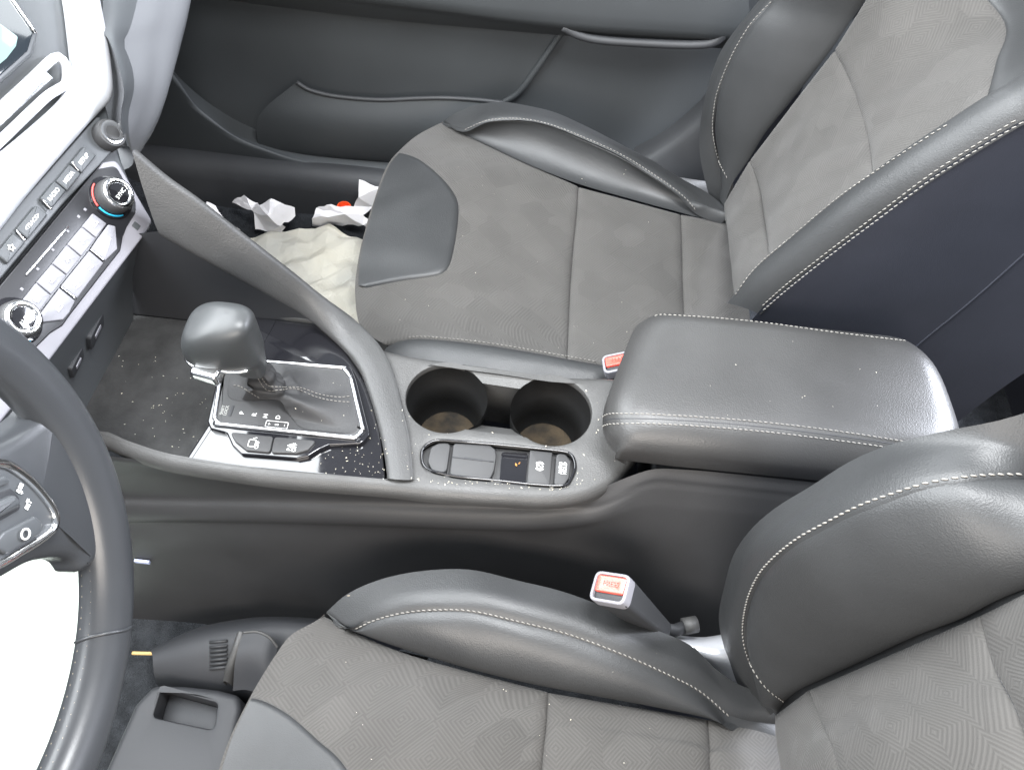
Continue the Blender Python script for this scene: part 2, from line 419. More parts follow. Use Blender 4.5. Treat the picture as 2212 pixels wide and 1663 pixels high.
M = dict(
    leather=mat('black_leather', (.028, .029, .030), .45, bump=LB, var=(14, .12, (1, 1, 1)), rvar=(9, .40, .56)),
    leather_arm=mat('armrest_leather', (.036, .0355, .035), .42, bump=[('voronoi', 800, .22, .0006), ('noise', 320, .12, .0008)], var=(18, .10, (1, 1, 1)), rvar=(12, .36, .46)),
    leather_rim=mat('steering_leather', (.034, .036, .039), .33, bump=[('noise', 700, .10, .0004), ('voronoi', 1100, .06, .0003)], rvar=(20, .28, .40)),
    leather_knob=mat('knob_leather', (.030, .032, .033), .42, bump=[('noise', 600, .06, .0004)], rvar=(40, .38, .48)),
    leather_boot=mat('boot_leather', (.024, .024, .025), .62, bump=LB),
    bench=mat('rear_vinyl', (.020, .021, .028), .6, bump=LB),
    vinyl=mat('seat_side_vinyl', (.036, .039, .052), .55, bump=LB, var=(10, .12, (1, 1, 1))),
    fabric=fabric('seat_fabric', (.058, .0555, .0525)),
    plastic=mat('console_plastic', (.050, .0495, .0485), .50, bump=[('voronoi', 700, .30, .0006), ('noise', 300, .2, .0007)], var=(25, .12, (1, 1, 1)), rvar=(20, .44, .58)),
    side=mat('console_side_plastic', (.026, .026, .027), .55, bump=[('noise', 600, .25, .0006)], var=(12, .15, (1, 1, 1))),
    armp=mat('arm_plastic', (.040, .040, .040), .48, bump=[('voronoi', 700, .28, .0006), ('noise', 300, .2, .0007)], var=(25, .12, (1, 1, 1))),
    dark=mat('dark_plastic', (.024, .025, .027), .60, bump=[('noise', 600, .25, .0006)], var=(12, .15, (1, 1, 1))),
    pit=mat('cup_black', (.006, .006, .006), .6, spec=.25),
    darker=mat('deep_black_plastic', (.022, .023, .026), .62, bump=[('noise', 400, .15, .0005)]),
    door=mat('door_plastic', (.030, .033, .035), .62, bump=[('noise', 500, .25, .0006)], var=(6, .12, (1, 1, 1))),
    dash=mat('dash_plastic', (.105, .108, .115), .55, bump=[('noise', 500, .15, .0006)]),
    carpet=mat('carpet', (.026, .028, .031), .95, spec=.1, bump=[('noise', 500, .9, .004), ('noise', 90, .5, .004)], var=(60, .35, (1, 1, 1))),
    rubber=mat('rubber_mat', (.020, .020, .020), .85, bump=[('noise', 350, .5, .0008)], var=(70, .3, (1, 1, 1))),
    gloss2=mat('bezel_black', (.014, .014, .016), .30),
    gloss=mat('piano_black', (.010, .010, .012), .06, coat=.6, rvar=(60, .04, .12)),
    chrome=mat('chrome', (.78, .78, .78), .12, 1.),
    satin=mat('satin_chrome', (.72, .73, .75), .28, 1.),
    silver=mat('silver_paint', (.74, .75, .78), .34, .55, coat=.2),
    greybtn=mat('grey_button', (.20, .197, .215), .45, bump=[('noise', 900, .08, .0003)]),
    greyframe=mat('grey_bezel', (.20, .195, .215), .48, bump=[('noise', 900, .08, .0003)]),
    button=mat('black_button', (.032, .032, .033), .58, bump=[('noise', 900, .12, .0003)]),
    strip=mat('dark_button_strip', (.060, .064, .068), .42),
    print=mat('white_print', (.80, .80, .78), .6),
    dimprint=mat('grey_print', (.42, .42, .40), .6),
    thread=mat('grey_thread', (.21, .20, .185), .8, spec=.2),
    thread_dk=mat('tan_thread', (.34, .29, .22), .8, spec=.2),
    red=mat('buckle_red', (.72, .085, .06), .32, coat=.3),
    paper=mat('cream_paper', (.50, .49, .45), .9, spec=.1, bump=[('noise', 60, .2, .003)], var=(14, .14, (1.0, .97, .90))),
    greenpaper=mat('pale_green_paper', (.50, .55, .50), .9, spec=.1, bump=[('noise', 90, .3, .003)], var=(11, .18, (1.05, 1.05, 1.05))),
    white=mat('white_paper', (.78, .76, .77), .9, spec=.1, bump=[('noise', 90, .3, .003)]),
    orange=mat('orange_plastic', (.80, .09, .02), .45),
    redarc=mat('red_mark', (.70, .08, .07), .5), bluearc=mat('blue_mark', (.02, .35, .55), .5),
    screen=mat('screen_glass', (.010, .014, .018), .08, coat=.5),
    metal=mat('zinc_steel', (.42, .41, .38), .42, .9, bump=[('noise', 200, .2, .001)]),
    crumb=mat('crumb', (.62, .60, .55), .9, var=(300, .3, (1.05, 1., .85))),
    rust=mat('orange_crumb', (.50, .22, .06), .9), straw=mat('straw', (.45, .30, .12), .8), label=mat('pale_label', (.45, .50, .70), .5),
)

X_, Y_, Z_ = np.eye(3)
DECK = Plane((0, 0, 0), (1, 0, 0), (0, 1, 0))       # console top, a = rearwards, b = towards the passenger
dk = lambda pts: DECK.poly(pts)

# ================================================================== setting
FLOOR = -.36
G = np.array([[(x, y, FLOOR+(max(0, -.62-x)*.55)+.004*math.sin(x*23+y*17)) for x in np.linspace(-1.15, 1.1, 60)] for y in np.linspace(-.85, .70, 40)])
grid('floor', G, M['carpet'], None, (0, 0, 1), kind='structure', label='black carpeted car floor under seats and console')
# ================================================================== passenger seat
def mirror(P, y0): P = np.array(P); P[:, 1] = 2*y0-P[:, 1]; return P
def wrinkle(s, a):
    def f(G):
        x, y, z = G[..., 0], G[..., 1], G[..., 2]
        return a*(np.sin(x*s+2.1*np.sin(y*s*.7))*np.sin(y*s*1.3+z*s+1.7*np.sin(x*s*.5)))
    return f
WR = wrinkle(38, .0009)

ps = empty('car_seat', (.06, .31, FLOOR), 'passenger seat of charcoal fabric and black leather beside cream paper on floor', 'car seat', 'front seats')
# cushion curves ----------------------------------------------------
pA = cz((956, 263, -.118), (1003, 286, -.112), (1046, 307, -.110), (1140, 354, -.110), (1249, 397, -.112), (1374, 432, -.115), (1472, 457, -.118), (1530, 470, -.12), (1600, 482, -.125))
pB = cz((975, 272, -.108), (1003, 279, -.096), (1030, 269, -.082), (1061, 260, -.072), (1124, 259, -.064), (1190, 272, -.062), (1272, 305, -.064), (1343, 338, -.070), (1413, 381, -.080), (1472, 424, -.094), (1507, 458, -.110), (1560, 480, -.118))
pC = cz((957, 262, -.118), (991, 243, -.100), (1030, 231, -.088), (1085, 226, -.078), (1140, 235, -.074), (1198, 252, -.074), (1257, 280, -.076), (1335, 319, -.084), (1413, 360, -.096), (1476, 397, -.108), (1530, 428, -.118), (1580, 470, -.124))
pS = cz((839, 745, -.110), (866, 734, -.098), (905, 730, -.088), (968, 734, -.078), (1061, 745, -.072), (1163, 762, -.072), (1294, 786, -.076), (1420, 800, -.085), (1560, 815, -.10), (1640, 820, -.12))
pF = cz((957, 263, -.120), (905, 295, -.118), (864, 330, -.116), (835, 370, -.114), (811, 436, -.112), (788, 514, -.112), (772, 592, -.114), (770, 651, -.114), (778, 702, -.116), (800, 725, -.116), (836, 747, -.112))
def seam(a, b, mid):    # a seam across the cushion from curve A to the inner line
    return np.vstack([[a], mid, [b]])
s1 = cz((1250, 399, -.112), (1247, 452, -.108), (1239, 534, -.104), (1233, 612, -.100), (1229, 698, -.088), (1226, 774, -.075))
s2 = cz((1472, 459, -.118), (1475, 526, -.114), (1476, 592, -.110), (1479, 662, -.104), (1482, 740, -.094), (1486, 808, -.090))
s3 = cz((1600, 482, -.125), (1606, 560, -.122), (1612, 650, -.118), (1620, 740, -.110), (1630, 820, -.11))
f1 = cz((1030, 299, -.111), (995, 400, -.102), (965, 520, -.097), (955, 640, -.090), (960, 733, -.079))
pc = grid('cushion', loft([pC+np.array([.0, -.01, -.03]), pC+np.array([-.0, .004, -.10]), pC+np.array([0, -.02, -.17])], 40, 6), M['vinyl'], ps, (0, 1, 0), label='black vinyl skirt round the seat cushion')
panel('fabric_panel', [pF, f1, s1], 90, 80, M['fabric'], pc, (0, 0, 1), tag='pcush', bulge=.006, dep=.005, r=.012, edges=(0, 1, 1, 1), noise=WR)
panel('fabric_panel', [s1, s2], 80, 50, M['fabric'], pc, (0, 0, 1), tag='pcush', bulge=.007, dep=.006, r=.014, noise=WR)
panel('fabric_panel', [s2, s3], 70, 30, M['fabric'], pc, (0, 0, 1), tag='pcush', bulge=.006, dep=.006, r=.014, edges=(1, 0, 1, 1), noise=WR)
panel('side_bolster', [pA, pB], 90, 26, M['leather'], pc, (0, 0, 1), tag='pcush', bulge=.013, dep=.004, r=.010, edges=(1, 1, 1, 0), noise=WR)
panel('side_bolster', [pB, pC], 90, 18, M['leather'], pc, (0, .3, 1), tag='pcush', bulge=.006, dep=.003, r=.006, edges=(1, 0, 1, 0), noise=WR)
pS2 = pS+np.array([0, -.045, -.012]); pS2[:, 1] = np.maximum(pS2[:, 1], .062)
pS3 = pS2+np.array([0, -.012, -.05]); pS4 = pS3+np.array([0, .0, -.14])
panel('side_bolster', [pS, pS2], 90, 16, M['leather'], pc, (0, -.2, 1), tag='pcush', bulge=.007, dep=.003, r=.008, edges=(1, 0, 0, 0))
grid('cushion_side', loft([pS2, pS3, pS4], 60, 10), M['vinyl'], pc, (0, -1, .2))
# the front roll under the fabric
pF2 = pF+np.array([.004, 0, -.028]); pF3 = pF+np.array([.03, 0, -.075]); pF4 = pF+np.array([.10, 0, -.12])
grid('cushion_front', loft([pF, pF2, pF3, pF4], 60, 16), M['fabric'], pc, (-1, 0, .0))
# leather insert draped over the front of the cushion
def draped_panel(name, tag, left, right, n, m, mt, parent, up_=.0035, dn=.003, r=.010, edges=(1, 1, 1, 1)):
    """patch between two pixel polylines, laid over the surface already built"""
    L0 = spl(np.array(left, float), 160); R0 = spl(np.array(right, float), 160)
    t = warp(n); s = warp(m); A = resample(L0, t); Bq = resample(R0, t)
    P = np.zeros((m+1, n+1, 3)); Nn = np.zeros_like(P)
    for i, si in enumerate(s):
        for j in range(n+1):
            u, v = A[j]+(Bq[j]-A[j])*si
            h = drape(tag, u, v)
            if h is None: h = (P[i-1, j] if i else (P[i, j-1] if j else pz(u, v, -.11)), Z_)
            P[i, j], Nn[i, j] = h[0], h[1]
    lu = np.concatenate([np.zeros((m+1, 1)), np.cumsum(np.linalg.norm(np.diff(P, axis=1), axis=2), axis=1)], 1)
    lv = np.concatenate([np.zeros((1, n+1)), np.cumsum(np.linalg.norm(np.diff(P, axis=0), axis=2), axis=0)], 0)
    D = [d for e, d in zip(edges, (lv, lv[-1:]-lv, lu, lu[:, -1:]-lu)) if e]
    d = np.min(D, axis=0); q = np.clip(d/r, 0, 1)
    off = -dn+(dn+up_)*np.sqrt(np.clip(1-(1-q)**2, 0, 1))
    for _ in range(2):
        Nn[1:-1] = (Nn[:-2]+Nn[1:-1]+Nn[2:])/3
    Nn /= np.linalg.norm(Nn, axis=2, keepdims=True)
    return grid(name, P+Nn*off[..., None], mt, parent, -fw, tag+'_top')
insR = [(866, 331), (905, 344), (948, 377), (979, 413), (992, 444), (989, 498), (976, 565), (962, 588), (936, 598), (866, 608), (794, 622)]
insL = [(865, 333), (846, 356), (832, 384), (818, 420), (808, 450), (800, 480), (790, 512), (784, 540), (780, 566), (777, 594), (776, 620)]
draped_panel('leather_insert', 'pcush', insL, insR, 60, 40, M['leather'], pc, edges=(0, 1, 0, 0))
BV['pcush'] += BV['pcush_top']
for pts in ([(1003, 282), (1030, 269), (1061, 259), (1124, 257), (1190, 270), (1272, 302), (1343, 335), (1413, 378), (1472, 421), (1507, 458)],
            [(880, 730), (905, 727), (968, 731), (1061, 742), (1163, 759), (1294, 782)]):
    P, N = drape_line('pcush', pts, 260, .0006); stitches('stitching', P, M['thread'], pc, Nn=N, slant=.0003)

# backrest curves ---------------------------------------------------
bA = cy((1915, -70, .41), (1872, 0, .415), (1842, 40, .42), (1797, 106, .42), (1746, 172, .42), (1701, 227, .42), (1650, 288, .42), (1615, 343, .42), (1577, 394, .42), (1560, 440, .42))
bB = cy((1740, -90, .46), (1670, 0, .47), (1625, 50, .47), (1585, 116, .47), (1554, 192, .47), (1543, 253, .47), (1544, 298, .468), (1557, 349, .460), (1577, 391, .445), (1575, 430, .43))
bC = cy((1725, -90, .49), (1650, 0, .50), (1600, 61, .505), (1559, 121, .505), (1534, 192, .50), (1519, 263, .49), (1516, 323, .478), (1524, 379, .465), (1539, 434, .452), (1562, 485, .44))
bI1 = cy((1580, 655, .150), (1630, 586, .15), (1701, 525, .15), (1802, 440, .15), (1903, 369, .15), (2004, 303, .15), (2054, 271, .15), (2110, 234, .15), (2240, 150, .15))
bI2 = cy((1636, 677, .10), (1701, 621, .10), (1802, 541, .10), (1903, 465, .10), (2004, 389, .10), (2105, 323, .10), (2212, 258, .10), (2260, 228, .10))
ext = lambda C, at_end, d=(.05, 0, .13): np.vstack([C, [C[-1]+np.array(d)]]) if at_end else np.vstack([[C[0]+np.array(d)], C])
bA, bB, bC = (ext(q, 0) for q in (bA, bB, bC)); bI1, bI2 = ext(bI1, 1), ext(bI2, 1)
h0 = np.vstack([[bA[-1]], cy((1562, 470, .40)), cy((1569, 505, .33), (1577, 580, .25), (1582, 652, .16))])   # crease with the cushion
h1 = np.array([py(1615, 346, .42), py(1636, 404, .36), py(1648, 480, .27), py(1653, 520, .21), py(1655, 566, .15)])
h2 = np.array([py(1797, 108, .42), py(1824, 157, .37), py(1852, 227, .30), py(1872, 303, .225), py(1880, 385, .15)])
h3 = np.array([py(1880, -12, .415), py(1960, 20, .36), py(2035, 80, .29), py(2090, 160, .22), py(2122, 224, .15)])
h3 = np.array([py(1935, -110, .41), py(2060, -60, .36), py(2168, 40, .29), py(2150, 130, .22), py(2122, 224, .15)])
outb = (-1, -.1, .5)
bIe = np.vstack([[(.245, .106, -.17), (.252, .103, -.06)], bI2])
bRe = bIe+np.array([.195, .012, -.070])
for q_ in bRe: q_[0] += .13*np.clip((.085-q_[2])/.07, 0, 1)
pb = grid('backrest', loft([bIe, bIe+np.array([.09, .006, -.025]), bRe], 60, 14), M['vinyl'], ps, (0, -1, 0), tag='pside', label='blue-black vinyl side of the backrest')
panel('fabric_panel', [h0, h1], 60, 26, M['fabric'], pb, outb, tag='pback', bulge=.010, dep=.005, r=.012, noise=WR)
panel('fabric_panel', [h1, h2], 70, 60, M['fabric'], pb, outb, tag='pback', bulge=.012, dep=.005, r=.014, noise=WR)
panel('fabric_panel', [h2, h3], 70, 60, M['fabric'], pb, outb, tag='pback', bulge=.010, dep=.005, r=.014, noise=WR)
panel('side_bolster', [bA, bB], 80, 26, M['leather'], pb, (-1, -.4, .3), tag='pback', bulge=.010, dep=.004, r=.010, edges=(1, 1, 0, 0), noise=WR)
panel('side_bolster', [bB, bC], 80, 12, M['leather'], pb, (-1, .4, .3), tag='pback', bulge=.004, dep=.003, r=.005, edges=(1, 0, 0, 0))
grid('backrest_side', loft([bC, bC+np.array([.05, .015, 0]), bC+np.array([.12, .0, 0])], 50, 8), M['vinyl'], pb, (0, 1, 0))
panel('side_bolster', [bI1, bI2], 90, 28, M['leather'], pb, (-.6, -.5, .6), tag='pback', bulge=.017, dep=.004, r=.008, edges=(1, 1, 0, 0))
# shoulder leather above the fabric
h4 = np.array([py(2060, -220, .40), py(2230, -120, .36), py(2330, 0, .29), py(2300, 90, .22), py(2250, 148, .15)])
h5 = h4+np.array([.05, 0, .13])
panel('shoulder_panel', [h3, h4, h5], 50, 40, M['leather'], pb, outb, tag='pback', bulge=.008, dep=.004, r=.010, edges=(1, 0, 0, 1))
for pts, sl in (([(1668, 2), (1622, 52), (1582, 118), (1551, 194), (1540, 254), (1541, 300), (1554, 350), (1574, 390)], 0),
            ([(1587, 640), (1632, 580), (1702, 519), (1803, 434), (1904, 363), (2004, 297), (2054, 266)], 0),
            ([(1645, 662), (1700, 613), (1802, 533), (1903, 457), (2004, 381), (2105, 315), (2208, 251)], 1)):
    P, N = drape_line('pback', pts, 260, .0006)
    if len(P) > 3: stitches('stitching', P, M['thread'], pb, Nn=N, slant=.0003, r=.0006)
P = spl(bI2+np.array([0, -.0028, .0012]), 260); stitches('stitching', P[4:], M['thread'], pb, r=.0006, slant=.0003)

# ================================================================== driver seat
Y0 = -.395
ds = empty('car_seat', (.05, Y0, FLOOR), 'driver seat of charcoal fabric and black leather beside steering wheel', 'car seat', 'front seats')
dA = cz((700, 1326, -.112), (763, 1363, -.106), (838, 1394, -.104), (951, 1430, -.104), (1068, 1462, -.106), (1185, 1488, -.108), (1373, 1521, -.112), (1532, 1547, -.116), (1600, 1556, -.12), (1700, 1570, -.125))
dB = cz((735, 1345, -.106), (763, 1359, -.098), (820, 1338, -.080), (881, 1324, -.070), (951, 1319, -.063), (1021, 1322, -.060), (1115, 1343, -.060), (1232, 1373, -.063), (1349, 1418, -.070), (1443, 1460, -.082), (1513, 1497, -.096), (1579, 1550, -.114), (1680, 1566, -.122))
dC = cz((701, 1325, -.112), (749, 1287, -.098), (810, 1263, -.088), (881, 1247, -.080), (951, 1241, -.075), (1021, 1245, -.073), (1106, 1265, -.073), (1199, 1287, -.075), (1279, 1317, -.080), (1350, 1350, -.087), (1438, 1383, -.096), (1490, 1412, -.104), (1540, 1455, -.110), (1584, 1483, -.116), (1640, 1500, -.12))
dF = cz((700, 1326, -.114), (680, 1343, -.112), (630, 1373, -.110), (599, 1413, -.108), (569, 1462, -.107), (547, 1502, -.106), (522, 1551, -.106), (501, 1598, -.106), (479, 1663, -.106), (470, 1720, -.106))
fx = np.vstack([dF, mirror(dF[::-1], Y0)])
dAm, dBm, dCm = mirror(dA, Y0), mirror(dB, Y0), mirror(dC, Y0)
def dmid(u, v, u2, v2, z0, zm):
    a = pz(u, v, z0); b = pz(u2, v2, zm); return np.vstack([[a], [b], [b*.5+mirror([b], Y0)[0]*.5+np.array([0, 0, .002])], mirror([b], Y0), mirror([a], Y0)])
g1 = dmid(875, 1406, 850, 1560, -.104, -.092)
t1 = np.vstack([cz((1185, 1490, -.108), (1181, 1563, -.101), (1171, 1663, -.096))]); t1 = np.vstack([t1, mirror(t1[::-1], Y0)])
t2 = cz((1532, 1549, -.116), (1536, 1610, -.111), (1537, 1663, -.107)); t2 = np.vstack([t2, mirror(t2[::-1], Y0)])
t3 = cz((1700, 1570, -.125), (1706, 1620, -.122), (1712, 1680, -.118)); t3 = np.vstack([t3, mirror(t3[::-1], Y0)])
dc = grid('cushion', loft([dC+np.array([0, -.006, -.012]), dC+np.array([0, .004, -.08]), dC+np.array([0, -.02, -.17])], 50, 8), M['vinyl'], ds, (0, 1, 0), label='black vinyl skirt round the seat cushion')
panel('fabric_panel', [fx, g1, t1], 130, 80, M['fabric'], dc, tag='dcush', bulge=.006, dep=.005, r=.012, edges=(0, 1, 1, 1), noise=WR)
panel('fabric_panel', [t1, t2], 120, 60, M['fabric'], dc, tag='dcush', bulge=.008, dep=.006, r=.014, noise=WR)
panel('fabric_panel', [t2, t3], 110, 30, M['fabric'], dc, tag='dcush', bulge=.006, dep=.006, r=.014, edges=(1, 0, 1, 1), noise=WR)
for a, b, c, sg in ((dA, dB, dC, 1), (dAm, dBm, dCm, -1)):
    panel('side_bolster', [a, b], 100, 30, M['leather'], dc, (0, 0, 1), tag='dcush', bulge=.012, dep=.004, r=.010, edges=(1, 1, 1, 0), noise=WR)
    panel('side_bolster', [b, c], 100, 22, M['leather'], dc, (0, .2*sg, 1), tag='dcush', bulge=.010, dep=.003, r=.008, edges=(1, 0, 1, 0), noise=WR)
grid('cushion_front', loft([fx, fx+np.array([.004, 0, -.03]), fx+np.array([.03, 0, -.08]), fx+np.array([.1, 0, -.12])], 80, 16), M['fabric'], dc, (-1, 0, 0))
iR = [(547, 1505), (584, 1518), (632, 1547), (693, 1601), (735, 1638), (760, 1680), (766, 1740), (752, 1800), (735, 1850)]
iL = [(546, 1507), (536, 1527), (522, 1556), (505, 1594), (493, 1628), (483, 1660), (475, 1700), (470, 1750), (470, 1800)]
draped_panel('leather_insert', 'dcush', iL, iR, 60, 40, M['leather'], dc, edges=(0, 1, 0, 0))
BV['dcush'] += BV['dcush_top']
P, N = drape_line('dcush', [(766, 1357), (820, 1335), (881, 1321), (951, 1316), (1021, 1319), (1115, 1340), (1232, 1370), (1349, 1414), (1443, 1456), (1513, 1493), (1578, 1549)], 300, .0006)
stitches('stitching', P, M['thread'], dc, Nn=N, slant=.0004, r=.0007)
P = spl(dC[1:11]+np.array([0, -.001, .0014]), 300); tube('piping', P, .0016, M['leather'], dc, n=6)
P = P+np.array([0, -.001, .0018]); stitches('stitching', P, M['thread_dk'], dc, r=.0006, slant=.0005)
# backrest ----------------------------------------------------------
eC = cy((2330, 850, -.176), (2212, 881, -.178), (2146, 902, -.18), (2074, 924, -.18), (1978, 960, -.18), (1906, 991, -.18), (1834, 1027, -.18), (1762, 1071, -.18), (1690, 1114, -.18), (1642, 1157, -.18), (1603, 1215, -.181), (1582, 1277, -.184), (1575, 1335, -.190), (1582, 1392, -.200), (1601, 1455, -.218), (1627, 1498, -.235), (1663, 1544, -.258))
eB = cy((2330, 1030, -.21), (2212, 1030, -.215), (2146, 1031, -.217), (2074, 1037, -.22), (2002, 1049, -.22), (1930, 1071, -.22), (1858, 1097, -.22), (1786, 1133, -.22), (1714, 1174, -.22), (1656, 1227, -.22), (1623, 1282, -.221), (1609, 1344, -.226), (1613, 1397, -.236), (1632, 1445, -.246), (1661, 1484, -.255), (1697, 1512, -.264))
eA = cy((2330, 1230, -.27), (2212, 1277, -.27), (2146, 1306, -.27), (2074, 1344, -.27), (1978, 1380, -.27), (1882, 1424, -.27), (1786, 1467, -.27), (1728, 1493, -.27), (1690, 1520, -.27), (1671, 1541, -.272))
eA, eB, eC = (ext(q, 0, (.04, 0, .12)) for q in (eA, eB, eC))
bott = cy((1671, 1541, -.272), (1671, 1584, -.29), (1678, 1633, -.31), (1683, 1663, -.322), (1686, 1700, -.335)); bott = np.vstack([bott, mirror(bott[::-1], Y0)])
def hline(u, v, y, pts):
    q = cy((u, v, y), *pts); return np.vstack([q, mirror(q[::-1], Y0)])
k1 = hline(1742, 1487, -.27, [(1770, 1560, -.305), (1805, 1663, -.345)])
k2 = hline(2108, 1326, -.27, [(2140, 1440, -.305), (2204, 1585, -.345)])
k3 = hline(2400, 1190, -.27, [(2450, 1330, -.305), (2540, 1500, -.345)])
db = grid('backrest', loft([eC+np.array([0, -.004, 0]), eC+np.array([.05, .008, -.01]), eC+np.array([.13, .004, -.03])], 70, 10), M['vinyl'], ds, (0, 1, 0), label='black vinyl side of the backrest')
panel('fabric_panel', [bott, k1], 90, 30, M['fabric'], db, (-1, 0, .5), tag='dback', bulge=.006, dep=.003, r=.012, noise=WR)
panel('fabric_panel', [k1, k2], 110, 70, M['fabric'], db, (-1, 0, .5), tag='dback', bulge=.008, dep=.003, r=.02, noise=WR)
k4 = k3+np.array([.04, 0, .12])
panel('fabric_panel', [k2, k3, k4], 110, 60, M['fabric'], db, (-1, 0, .5), tag='dback', bulge=.008, dep=.003, r=.02, noise=WR)
for a, b, c, sg in ((eA, eB, eC, 1), (mirror(eA, Y0), mirror(eB, Y0), mirror(eC, Y0), -1)):
    panel('side_bolster', [a, b], 120, 36, M['leather'], db, (-1, -.3*sg, .4), tag='dback', bulge=.012, dep=.004, r=.010, edges=(1, 1, 0, 0), noise=WR)
    panel('side_bolster', [b, c], 120, 24, M['leather'], db, (-1, .5*sg, .4), tag='dback', bulge=.009, dep=.003, r=.006, edges=(1, 0, 0, 0), noise=WR)
for a in (eA, mirror(eA, Y0)):
    sg = 1 if a is eA else -1
    grid('seam_backing', loft([a+np.array([.006, .012*sg, 0]), a+np.array([.004, -.004*sg, 0]), a+np.array([.008, -.022*sg, 0])], 60, 8), M['leather'], db, (-1, 0, .4))
P, N = drape_line('dback', [(2211, 1024), (2146, 1025), (2074, 1031), (2002, 1043), (1930, 1065), (1858, 1091), (1786, 1127), (1714, 1168), (1652, 1223), (1619, 1280), (1605, 1344), (1609, 1398), (1629, 1448), (1658, 1487), (1692, 1514)], 400, .0006)
stitches('stitching', P, M['thread'], db, Nn=N, slant=.0004, r=.0007)
# ================================================================== centre console
cc = empty('center_console', (.0, -.035, FLOOR), 'grey plastic centre console with gear selector and twin cup holders between front seats', 'console')
lip = dk([(224, 955), (260, 972), (339, 998), (417, 1013), (495, 1025), (576, 1036), (641, 1043), (818, 1057), (937, 1070), (1067, 1079), (1180, 1084), (1255, 1076), (1310, 1054), (1352, 1022), (1385, 975), (1412, 920), (1430, 870)])
pas = dk([(1440, 822), (1327, 811), (1296, 810), (1197, 806), (1093, 791), (989, 777), (885, 762), (822, 748)])
fr = np.array([(-.17, .066), (-.26, .072), (-.41, .072), (-.446, .05), (-.452, -.03), (-.446, -.10), (-.42, lip[0][1])])
deck_out = np.vstack([spl(lip, 90), spl(pas, 40), spl(fr[:3], 10), fr[3:]])
# the twin cup opening
c1, c2 = dk([(965, 858)])[0], dk([(1191, 885)])[0]
rc = .0405
def arc(c, r, a0, a1, n): return np.array([(c[0]+r*math.cos(a), c[1]+r*math.sin(a)) for a in np.linspace(R(a0), R(a1), n)])
cup_hole = np.vstack([arc(c1, rc, 72, 304, 40), [c1*.5+c2*.5+np.array([0, -.0335])], arc(c2, rc, 236, 468, 40)])
sw_px = [(909, 990), (911, 969.5), (926, 955), (951.5, 948.7), (1010, 953), (1072, 958), (1135, 964), (1218, 973), (1237, 982), (1244, 999), (1244, 1015), (1233, 1040), (1218, 1051), (1156, 1049), (1072, 1040), (989, 1032), (933, 1019.5), (914, 1007)]
sw = spl(dk(sw_px), 80, closed=True)
well = np.vstack([spl(dk([(215, 930), (313, 964), (399, 986), (523, 1004), (670, 1018), (832, 1033)]), 40), spl(dk([(838, 1030), (820, 922), (792, 826), (745, 752)]), 20),
                  [(-.20, .055), (-.30, .056), (-.41, .056), (-.428, -.03), (-.415, -.106)]])
plate('deck', DECK, deck_out, [cup_hole, sw, well], 0., M['plastic'], cc, bev=.011, depth=.016, hdepth=.007, hbev=.0022, label='matte grey top deck dusted with crumbs')
# driver side: lip, groove and ledge that fade into the wall below the armrest
stu = cy((225, 1088, -.122), (417, 1093, -.122), (576, 1095, -.122), (800, 1102, -.122), (1000, 1110, -.122), (1210, 1115, -.122), (1323, 1097, -.122), (1391, 1065, -.121), (1436, 1034, -.12))
stl = cy((228, 1125, -.128), (391, 1123, -.128), (576, 1125, -.128), (800, 1132, -.128), (1000, 1140, -.128), (1210, 1145, -.128), (1300, 1138, -.128), (1391, 1106, -.127), (1463, 1038, -.125))
xs = np.concatenate([np.linspace(-.445, .04, 30), np.linspace(.05, .24, 26), np.linspace(.26, .455, 8)])
def wall(y, z): return np.array([(x, y, z) for x in xs])
ydk = lambda x: np.interp(x, [-.45, -.2, .0, .06, .085, .11, .13, .15, .2], [lip[8][1], lip[8][1], lip[9][1], lip[10][1]+.0005, lip[11][1]+.001, -.1075, -.100, -.0945, -.092])
gx = lambda x: float(np.clip((.15-x)/.11, 0, 1)**1.3)
zt_ = lambda x: float(-.010+.032*np.clip((x-.105)/.05, 0, 1)**1.0)
zu = lambda x: float(np.interp(x, stu[:, 0], stu[:, 2])); zl = lambda x: float(np.interp(x, stl[:, 0], stl[:, 2]))
wy = lambda z: float(np.interp(z, [FLOOR-.01, -.30, -.20, -.12, -.075, -.04, -.01, .022], [-.175, -.160, -.142, -.132, -.127, -.120, -.106, -.092]))
rows = [[] for _ in range(13)]
for x in xs:
    g = gx(x); yd = ydk(x); zt0 = zt_(x); u_, l_ = min(zu(x), zt0-.022), min(zl(x), zt0-.034)
    mixy = lambda yy, z: g*yy+(1-g)*max(wy(z), -.5)
    pts = [(g*(yd+.010)+(1-g)*(yd+.004), zt0), (mixy(yd+.007, zt0-.008), zt0-.008), (mixy(-.1115, (zt0+u_)/2), (zt0+u_)/2-.002), (mixy(-.1135, u_+.003), u_+.003), (mixy(-.1225, u_), u_), (mixy(-.1295, (u_+l_)/2), (u_+l_)/2), (mixy(-.1300, l_), l_), (mixy(-.1265, l_-.006), l_-.006)]
    z0 = l_-.006
    for q in (.12, .3, .5, .75, 1.): z = z0+(FLOOR-.01-z0)*q; pts.append((wy(z), z))
    for k, (yy, z) in enumerate(pts): rows[k].append((x, yy, z))
G = np.array([np.array(r) for r in rows])
q = np.array([np.vstack([G[:, j][:1]]+[G[i, j]+(G[i+1, j]-G[i, j])*np.linspace(0, 1, 5)[1:, None] for i in range(12)]) for j in range(G.shape[1])]).transpose(1, 0, 2)
for _ in range(3): q[1:-1] = q[1:-1]*.5+(q[:-2]+q[2:])*.25
for _ in range(2): q[:, 1:-1] = q[:, 1:-1]*.5+(q[:, :-2]+q[:, 2:])*.25
